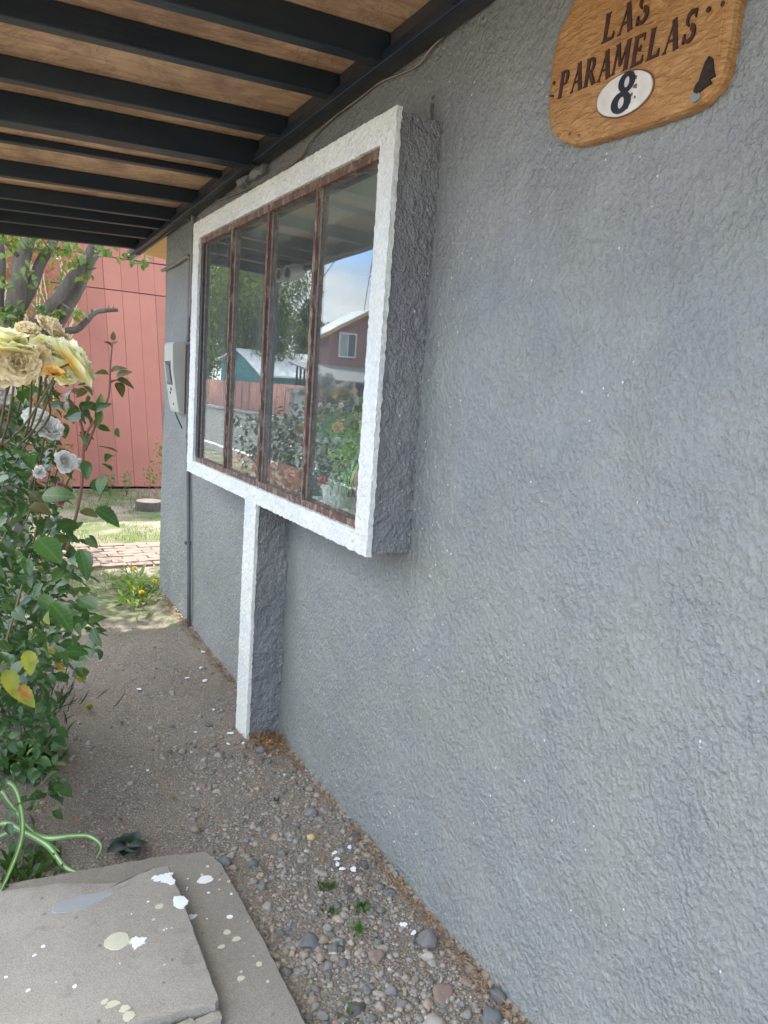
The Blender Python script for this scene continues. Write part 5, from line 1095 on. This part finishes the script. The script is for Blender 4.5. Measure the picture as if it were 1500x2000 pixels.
# dry reddish creeper hiding the far end of the shed
cr = thing('dry_creeper', 'tangle of dry reddish creeper and pale stems on the shed', 'creeper', (-.8, 9.9, 0))
n_ = 2600; P = np.stack([-1.05 + 1.1 * rng.random(n_), 9.75 + .4 * rng.random(n_), .3 + 2.9 * rng.random(n_)], 1); ok = (P[:, 0] < -.10 - .25 * vnoise(P, 1.7, 5)) & (rng.random(n_) < 1.1 - (P[:, 0] + .9) * .8); P = P[ok]; n_ = len(P)
V, F = leaves(P, rng.normal(size=(n_, 3)), rng.normal(size=(n_, 3)), rng.uniform(.05, .10, n_), T_W); o = bake('creeper_leaves', V, F, leafmat('dry_creeper_leaf', (.26, .22, .10), (.30, .12, .07), .6, .3, (.36, .38, .14), 3), cr); o['kind'] = 'stuff'
for k in range(60):
    x = rnd.uniform(-.95, .0); z = rnd.uniform(1.0, 2.4); a = rnd.uniform(-.5, .5); V, F = tubeVF([(x, 9.7, z), (x + a * .2, 9.68, z + .2), (x + a * .5, 9.7, z + rnd.uniform(.35, .6))], .006, 4); o = bake('dry_stem', V, F, simple('bleached_stem', (.55, .47, .34), (.4, .32, .22), 5) if k == 0 else bpy.data.materials['bleached_stem'], cr)
sh = thing('green_shrub', 'leafy green shrub below the grey tree limbs', 'shrub', (-1.0, 7.8, 0))
n_ = 2000; P = np.stack([-1.22 + .5 * rng.random(n_), 7.6 + .5 * rng.random(n_), .05 + 1.95 * rng.random(n_)], 1); P = P[P[:, 0] < -.80 - .12 * vnoise(P, 3, 9)]; n_ = len(P)
V, F = leaves(P, rng.normal(size=(n_, 3)), rng.normal(size=(n_, 3)) * .5 + [0, 0, 1], rng.uniform(.05, .09, n_), T_W); o = bake('foliage', V, F, M_tleaf, sh); o['kind'] = 'stuff'

def big_tree(name, label, x, y, h, rad, n, s, mt, seed, hang=0, trunk=.2, zc=.62, tpl=T_SMALL, clumps=30):
    t = thing(name, label, 'tree', (x, y, 0)); o, cc = crown((x, y, h * zc), rad, n, s, mt, t, seed, tpl, clumps, hang)
    limb([(x, y, -.1), (x + .1, y, h * .25), (x - .05, y + .1, h * .5), (x, y, h * .72)], trunk, trunk * .35, t, 'trunk', seed)
    for k in range(0, len(cc), 4): limb([(x, y, h * .35), tuple((Vector(cc[k]) + Vector((x, y, h * .4))) / 2), tuple(cc[k])], trunk * .35, trunk * .08, t, 'limb', seed + k, n=6)
    return t
big_tree('willow_tree', 'loose yellowish willow beyond the street fence', -13.2, 40, 9.0, (2.6, 3.2, 3.6), 16000, .30, M_tleaf2, 31, .9, .3, tpl=leaf_tpl(2, .14, .1, .3), clumps=40)
big_tree('garden_tree', 'broad leafy tree behind the teal house', -13.4, 50, 12.0, (5.2, 4.0, 4.2), 24000, .30, M_tleaf, 32, .2, .3, .60)
big_tree('poplar_tree', 'tall narrow dark poplar beside the pink house', -17.3, 42, 6.6, (.55, .55, 3.0), 5000, .26, M_tleaf3, 34, -.5, .25, .55)
big_tree('poplar_tree', 'shorter dark poplar close behind the pink house roof', -18.2, 43, 5.9, (.5, .5, 2.6), 5000, .26, M_tleaf3, 35, -.5, .25, .55)
# background belt so the horizon is closed
for k, (x, y, r) in enumerate(((-33, 80, 3.2), (-46, 66, 3), (-21, 75, 5), (-8, 80, 7), (4, 60, 6), (-2.5, 22, 2.4), (-60, 55, 3), (12, 40, 6))):
    lb = ('far round tree beyond the pink house', 'far round tree at the street end', 'distant tree behind the teal house', 'distant tree straight down the street', 'large tree behind the shed', 'bushy tree just past the shed end', 'distant tree at the far side of the block', 'large tree behind the grey house')[k]
    big_tree('round_tree', lb, x, y, r * 1.3, (r * .75, r * .75, r * .55), 5000, r * .06, M_tleaf3 if k % 2 else M_tleaf, 50 + k, 0, r * .04, .58)
# twig hanging in view of the panes
tw = thing('hanging_twig', 'leafy twig hanging against the reflected blue sky', 'twig', (-3.15, 9.0, 3.3))
V, F = tubeVF([(-3.0, 9.4, 3.62), (-3.1, 9.1, 3.45), (-3.25, 8.9, 3.30)], .006, 5); bake('twig_stem', V, F, M_bark, tw)
P = rng.normal(size=(34, 3)) * [.16, .10, .07] + [-3.15, 9.0, 3.30]; V, F = leaves(P, rng.normal(size=(34, 3)) * .5 + [0, 0, -1], rng.normal(size=(34, 3)), rng.uniform(.07, .12, 34), T_W); bake('leaves', V, F, M_tleaf, tw)

# ------------------------------------------------------------------ ACROSS THE STREET (reflected in the glass)
M_fence = simple('salmon_corrugated', (.50, .24, .18), (.44, .20, .15), 1.2, .6, .3, kind='pos')
M_teal = simple('teal_wall', (.10, .30, .30), (.08, .25, .25), 1.5, .7, kind='pos')
M_whiteroof = simple('white_roof_sheet', (.82, .84, .86), (.76, .78, .80), 1, .4, kind='pos')
M_pinkw = simple('dusty_pink_siding', (.34, .17, .16), (.30, .145, .14), 2, .7, kind='pos')
fen = thing('corrugated_fence', 'salmon corrugated sheet fence along the far street kerb', 'fence', (-11.7, 20, 0))
for s0 in range(4, 62, 1):
    ys = np.arange(s0, s0 + .985, .06); V = []; F = []
    for yy in ys: xx = -11.66 + .018 * math.sin(yy * 2 * math.pi / .24); V += [(xx, yy, .02), (xx, yy, 1.55), (xx - .004, yy, .02), (xx - .004, yy, 1.55)]
    for k in range(len(ys) - 1): a = k * 4; F += [(a, a + 1, a + 5, a + 4), (a + 2, a + 6, a + 7, a + 3), (a + 1, a + 3, a + 7, a + 5)]
    bake('sheet_panel', V, F, M_fence, fen, True)
tl = thing('teal_house', 'low teal house with a white sheet roof beyond the fence', 'house', (-16, 34, 0))
def prismx(prof_yz, x0, x1):  # profile in y,z extruded along x
    n = len(prof_yz); V = [(x0, y, z) for y, z in prof_yz] + [(x1, y, z) for y, z in prof_yz]
    return V, [tuple(range(n)), tuple(range(2 * n - 1, n - 1, -1))] + [(k, k + n, (k + 1) % n + n, (k + 1) % n) for k in range(n)]
V, F = prismx([(35.2, 0), (42.0, 0), (42.0, 2.6), (38.6, 3.15), (35.2, 1.93)], -22, -12.1); bake('wall', V, F, M_teal, tl)
V, F = prismx([(34.9, 1.86), (38.6, 3.20), (38.6, 3.28), (34.9, 1.95)], -22.2, -11.8); bake('roof', V, F, M_whiteroof, tl)
V, F = prismx([(38.62, 3.20), (42.3, 2.62), (42.3, 2.70), (38.62, 3.28)], -22.2, -11.8); bake('roof', V, F, M_whiteroof, tl)
pk = thing('pink_house', 'dusty pink boarded gable house with two windows', 'house', (-14, 26, 0))
YH = 26.0; xg0, xg1, zc_, zp = -11.30, -14.9, 3.50, 4.42; xm = -12.75
V = [(xg0, YH, 0), (xg1 - .0, YH, 0), (xg1, YH, 3.55), (xm, YH, zp), (xg0, YH, zc_)]; V += [(a, YH + 1.0, c_) for a, b_, c_ in V]
bake('wall', V, [(0, 1, 2, 3, 4), (9, 8, 7, 6, 5), (0, 5, 6, 1), (1, 6, 7, 2), (2, 7, 8, 3), (3, 8, 9, 4), (4, 9, 5, 0)], M_pinkw, pk)
for k in range(22):   # lapped boards on the gable
    z = .1 + k * .185; z1 = z + .18
    if z > 3.45: 
        f0 = (zp - z1) / (zp - 3.5); a_ = xm + (xg0 - xm) * max(.03, f0); b_ = xm + (xg1 - xm) * max(.03, f0)
    else: a_, b_ = xg0, xg1
    if z1 > zp: break
    V = [(a_, YH - .025, z), (b_, YH - .025, z), (b_, YH - .008, z1), (a_, YH - .008, z1), (a_, YH - .001, z), (b_, YH - .001, z), (b_, YH - .001, z1), (a_, YH - .001, z1)]
    bake('siding_board', V, QB, M_pinkw, pk)
for xa in (-11.72, -12.86):
    fr_ = box('window', xa - .72, xa, YH - .07, YH - .026, 2.74, 3.68, M_whitepot, pk)
    V, F = boxVF(xa - .66, xa - .38, YH - .075, YH - .071, 2.80, 3.62); o = bake('glass', V, F, M_meter_d, None); o.parent = fr_; o.location = -pk.location - fr_.location if False else (0, 0, 0)
    V, F = boxVF(xa - .34, xa - .06, YH - .075, YH - .071, 2.80, 3.62); o2 = bake('glass', V, F, simple('curtained_glass', (.45, .48, .50), None, 3, .3) if 'curtained_glass' not in bpy.data.materials else bpy.data.materials['curtained_glass'], None); o2.parent = fr_
V = [(xg0 + .42, YH - .35, 3.36), (xm, YH - .35, zp + .03), (xg1 - .3, YH - .35, 3.40), (xg0 + .42, YH + 1.05, 3.36), (xm, YH + 1.05, zp + .03), (xg1 - .3, YH + 1.05, 3.40)]; V += [(a, b_, c_ + .12) for a, b_, c_ in V]
bake('roof', V, [(0, 1, 4, 3), (1, 2, 5, 4), (6, 9, 10, 7), (7, 10, 11, 8), (0, 6, 7, 1), (1, 7, 8, 2), (3, 4, 10, 9), (4, 5, 11, 10), (0, 3, 9, 6), (2, 8, 11, 5)], M_ply2, pk)
V = [(a, b_, c_ + .125) for a, b_, c_ in V[:6]]; V += [(a, b_, c_ + .03) for a, b_, c_ in V]
bake('roof_sheet', V, [(0, 1, 4, 3), (1, 2, 5, 4), (6, 9, 10, 7), (7, 10, 11, 8), (0, 6, 7, 1), (1, 7, 8, 2), (3, 4, 10, 9), (4, 5, 11, 10), (0, 3, 9, 6), (2, 8, 11, 5)], M_whiteroof, pk)
gr = thing('lean_to_roof', 'grey sheet lean-to roof below the pink house windows', 'lean-to', (-11, 22, 0))
V, F = prismx([(22.0, 1.75), (25.9, 2.35), (25.9, 2.41), (22.0, 1.81)], -13.6, -9.6)
bake('sheet', V, F, M_roofmetal, gr)
for xx in (-9.7, -13.5): box('prop', xx - .05, xx + .05, 22.1, 22.2, 0, 1.76, M_bark, gr)
gt = thing('gate_post', 'pale square gate post with a flat cap by the street kerb', 'post', (-3.3, 12, 0))
box('shaft', -3.98, -3.80, 11.3, 11.48, 0, 1.42, M_kerb, gt); box('cap', -4.03, -3.75, 11.25, 11.53, 1.42, 1.50, M_kerb, gt)
rl = thing('balcony_rail', 'small dark slatted railing beside the white roof', 'railing', (-11.5, 29, 0))
for k in range(6): box('slat', -11.95 + k * .16, -11.88 + k * .16, 28.5, 28.55, 1.6, 2.35, M_black, rl)
box('top_rail', -12.0, -11.0, 28.48, 28.57, 2.351, 2.42, M_black, rl); box('bottom_rail', -12.0, -11.0, 28.48, 28.57, 1.54, 1.599, M_black, rl)
cb = thing('overhead_cable', 'dark overhead cable slanting down to the pink house roof', 'cable', (-12, 26, 5)); V, F = tubeVF([(-12.7, 26, 4.6), (-8.2, 17, 5.6), (-3.5, 5, 7.0), (1, -30, 8.2)], .014, 5); bake('wire_run', V, F, M_black, cb)
cb = thing('overhead_cable', 'second overhead cable rising steeply above the street', 'cable', (-10, 20, 5)); V, F = tubeVF([(-12.0, 34, 3.0), (-8.6, 20, 5.3), (-5.0, 8, 7.4), (-1, -30, 8.6)], .014, 5); bake('wire_run', V, F, M_black, cb)
# twin lamp under the canopy's outer beam
lp = thing('twin_floodlight', 'white twin-head floodlight fixed under the canopy outer beam', 'lamp', (-1.14, 5.15, 2.4))
box('mounting_box', -1.20, -1.12, 5.10, 5.20, 2.36, 2.41, M_whitepot, lp, .006)
for dy in (-.075, .085):
    V, F = tubeVF([(-1.19, 5.15 + dy, 2.345), (-1.14, 5.15 + dy, 2.345), (-1.06, 5.15 + dy - .01, 2.335)], [.030, .045, .048], 18); bake('lamp_head', V, F, M_whitepot, lp, False)
    V, F = tubeVF([(-1.061, 5.15 + dy - .01, 2.335), (-1.056, 5.15 + dy - .01, 2.335)], [.036, .034], 18); bake('lens', V, F, M_meter_d, lp)
V, F = tubeVF([(-1.20, 5.10, 2.41), (-1.19, 4.2, 2.40), (-1.19, 3.1, 2.44), (-1.19, 2.0, 2.50)], .005, 5); bake('supply_wire', V, F, M_whitepot, lp)

# ------------------------------------------------------------------ PLANTS ON THE SILL
SZ0 = 1.1085
def planter(x, y, hx, hy, h, mt, label):
    t = thing('planter', label, 'planter', (x, y, SZ0)); V = []; 
    for z, s in ((0, .86), (h * .8, .97), (h * .8, 1.04), (h, 1.04), (h, .95), (h * .82, .93)): V += [(x - hx * s, y - hy * s, SZ0 + z), (x + hx * s, y - hy * s, SZ0 + z), (x + hx * s, y + hy * s, SZ0 + z), (x - hx * s, y + hy * s, SZ0 + z)]
    F = [(3, 2, 1, 0), (20, 21, 22, 23)] + [(r * 4 + k, r * 4 + (k + 1) % 4, r * 4 + 4 + (k + 1) % 4, r * 4 + 4 + k) for r in range(5) for k in range(4)]
    bake('box', V, F, mt, t); return t
def pot(x, y, r, h, mt, label, saucer=None, cat='flower pot', name='flower_pot'):
    t = thing(name, label, cat, (x, y, SZ0)); z = SZ0 + (.012 if saucer else 0)
    V, F = lathe([(0, 0), (r * .72, 0), (r * .93, h * .8), (r * 1.04, h * .8), (r * 1.06, h), (r * .94, h), (r * .9, h * .85), (0, h * .85)], 22, (x, y, z)); bake('pot', V, F, mt, t, False)
    if saucer: V, F = lathe([(0, 0), (r * .95, 0), (r * 1.25, .018), (r * 1.2, .018), (r * .9, .006), (0, .006)], 24, (x, y, SZ0)); bake('saucer', V, F, saucer, t)
    return t
def foliage(t, c_, rad, n, s, mt, tpl=T_W, nm='foliage', hang=0.0):
    P = rng.normal(size=(n, 3)) * np.array(rad) * .55 + c_; P[:, 0] = np.maximum(P[:, 0], -.095); P[:, 1] = np.clip(P[:, 1], IY0 + .03, IY1 - .03); V, F = leaves(P, rng.normal(size=(n, 3)) * .7 + [0, 0, .1 - hang], rng.normal(size=(n, 3)) * .5 + [-.3, 0, .8], rng.uniform(.6, 1.2, n) * s, tpl); V[:, 0] = np.maximum(V[:, 0], -.118); o = bake(nm, V, F, mt, t, True); return o
M_bron = leafmat('bronze_leaf', (.060, .030, .022), (.12, .055, .035), .35, .15, (.28, .18, .14), 40)
M_lime = leafmat('lime_leaf', (.28, .42, .06), (.40, .50, .10), .5, .35)
M_mid = leafmat('mid_green_leaf', (.08, .24, .05), (.13, .32, .07), .4, .3)
M_silver = leafmat('silvery_leaf', (.22, .26, .24), (.32, .36, .33), .5, .2)
t = planter(.05, 3.42, .075, .20, .10, M_terra, 'long terracotta planter with bronze begonias, nearer the far mullion'); foliage(t, (.03, 3.42, 1.27), (.07, .20, .07), 280, .075, M_bron, leaf_tpl(4, .42, .2, .3)); foliage(t, (.02, 3.5, 1.24), (.05, .1, .04), 30, .04, M_mid)
for k in range(12): rose((rnd.uniform(-.03, .07), 3.42 + rnd.uniform(-.18, .18), 1.25 + rnd.uniform(0, .1)), .012, P_pink if k % 2 else P_fade, t, (-.5, -.5, .6), 700 + k, 2, .03, 0, 1.0, 'flower')
t = planter(.05, 2.92, .08, .19, .11, M_terra, 'terracotta planter of dark begonias behind the middle mullion'); foliage(t, (.03, 2.94, 1.30), (.07, .18, .08), 280, .080, M_bron, leaf_tpl(4, .42, .2, .3)); foliage(t, (.0, 2.85, 1.26), (.05, .08, .04), 30, .035, M_mid)
for k in range(10): rose((rnd.uniform(-.04, .06), 2.92 + rnd.uniform(-.16, .16), 1.26 + rnd.uniform(0, .12)), .012, P_fade if k % 2 else P_pink, t, (-.5, -.5, .6), 720 + k, 2, .03, 0, 1.0, 'flower')
t = pot(.02, 2.66, .055, .10, M_tealpot, 'dark teal pot of silvery leaves on a white saucer', M_whitepot, 'potted plant', 'potted_plant'); foliage(t, (.02, 2.66, 1.28), (.06, .06, .09), 90, .045, M_silver); foliage(t, (.03, 2.70, 1.40), (.05, .05, .08), 50, .05, M_mid)
t = pot(.01, 2.47, .055, .085, M_whitepot, 'white pot with a red bloom and lime green leaves', None, 'potted plant', 'potted_plant'); foliage(t, (.05, 2.44, 1.33), (.07, .08, .11), 150, .055, M_lime); foliage(t, (.06, 2.50, 1.38), (.06, .06, .1), 60, .05, M_mid)
rose((-.045, 2.475, 1.205), .022, petalmat('scarlet_petal', (.6, .02, .01), (.7, .04, .02), (.7, .05, .03)), t, (-.7, -.6, .1), 740, 4, .04, 0, 1.0, 'flower'); rose((-.03, 2.40, 1.41), .024, P_oran, t, (-.6, -.7, .2), 741, 4, .04, .1, 1.0, 'flower')
t = pot(.02, 2.22, .062, .155, M_terra, 'tall terracotta pot of trailing striped green leaves', M_whitepot, 'potted plant', 'potted_plant')
for k in range(46):
    a = rnd.uniform(0, 6.28); l = rnd.uniform(.12, .24); cx, cy_ = .02 + .03 * math.cos(a), 2.21 + .03 * math.sin(a); r1 = rnd.uniform(.05, .10)
    ex, ey = max(-.105, cx + r1 * math.cos(a)), max(IY0 + .04, min(2.40, cy_ + r1 * 1.5 * math.sin(a)))
    P = [(cx, cy_, SZ0 + .15), ((cx + ex) / 2, (cy_ + ey) / 2, SZ0 + .19 + rnd.uniform(0, .05)), (ex, ey, SZ0 + .16), (max(-.110, ex - .01), ey, SZ0 + .16 - l * .5)]
    V, F, U = strapVF(P, .013, side=(0, 0, 1)); V = [(max(-.118, v_[0]), v_[1], v_[2]) for v_ in V]; bake('leaf', V, F, M_mid if k % 3 else M_lime, t, True)
foliage(t, (.03, 2.20, 1.37), (.06, .09, .06), 60, .07, M_mid, leaf_tpl(4, .25, .2, .4))
t = pot(.20, 2.30, .07, .14, M_terra, 'back row pot with a magenta flower among dark leaves', None, 'potted plant', 'potted_plant'); foliage(t, (.18, 2.28, 1.42), (.08, .14, .14), 170, .06, leafmat('deep_green_leaf', (.03, .07, .025), (.05, .10, .035), .45, .2)); rose((.10, 2.22, 1.44), .028, petalmat('magenta_petal_in', (.6, .01, .12), (.75, .02, .2), (.7, .05, .22)), t, (-.7, -.6, .2), 745, 4, .04, 0, 1.0, 'flower')
t = pot(.20, 2.72, .07, .13, M_tealpot, 'back row pot with leafy stems and small pale flowers', None, 'potted plant', 'potted_plant'); foliage(t, (.16, 2.72, 1.38), (.07, .12, .12), 120, .05, M_mid)
for k in range(7): rose((.10 + rnd.uniform(-.03, .03), 2.72 + rnd.uniform(-.1, .1), 1.36 + rnd.uniform(0, .14)), .013, P_white, t, (-.7, -.6, .3), 750 + k, 3, .03, 0, 1.0, 'flower')
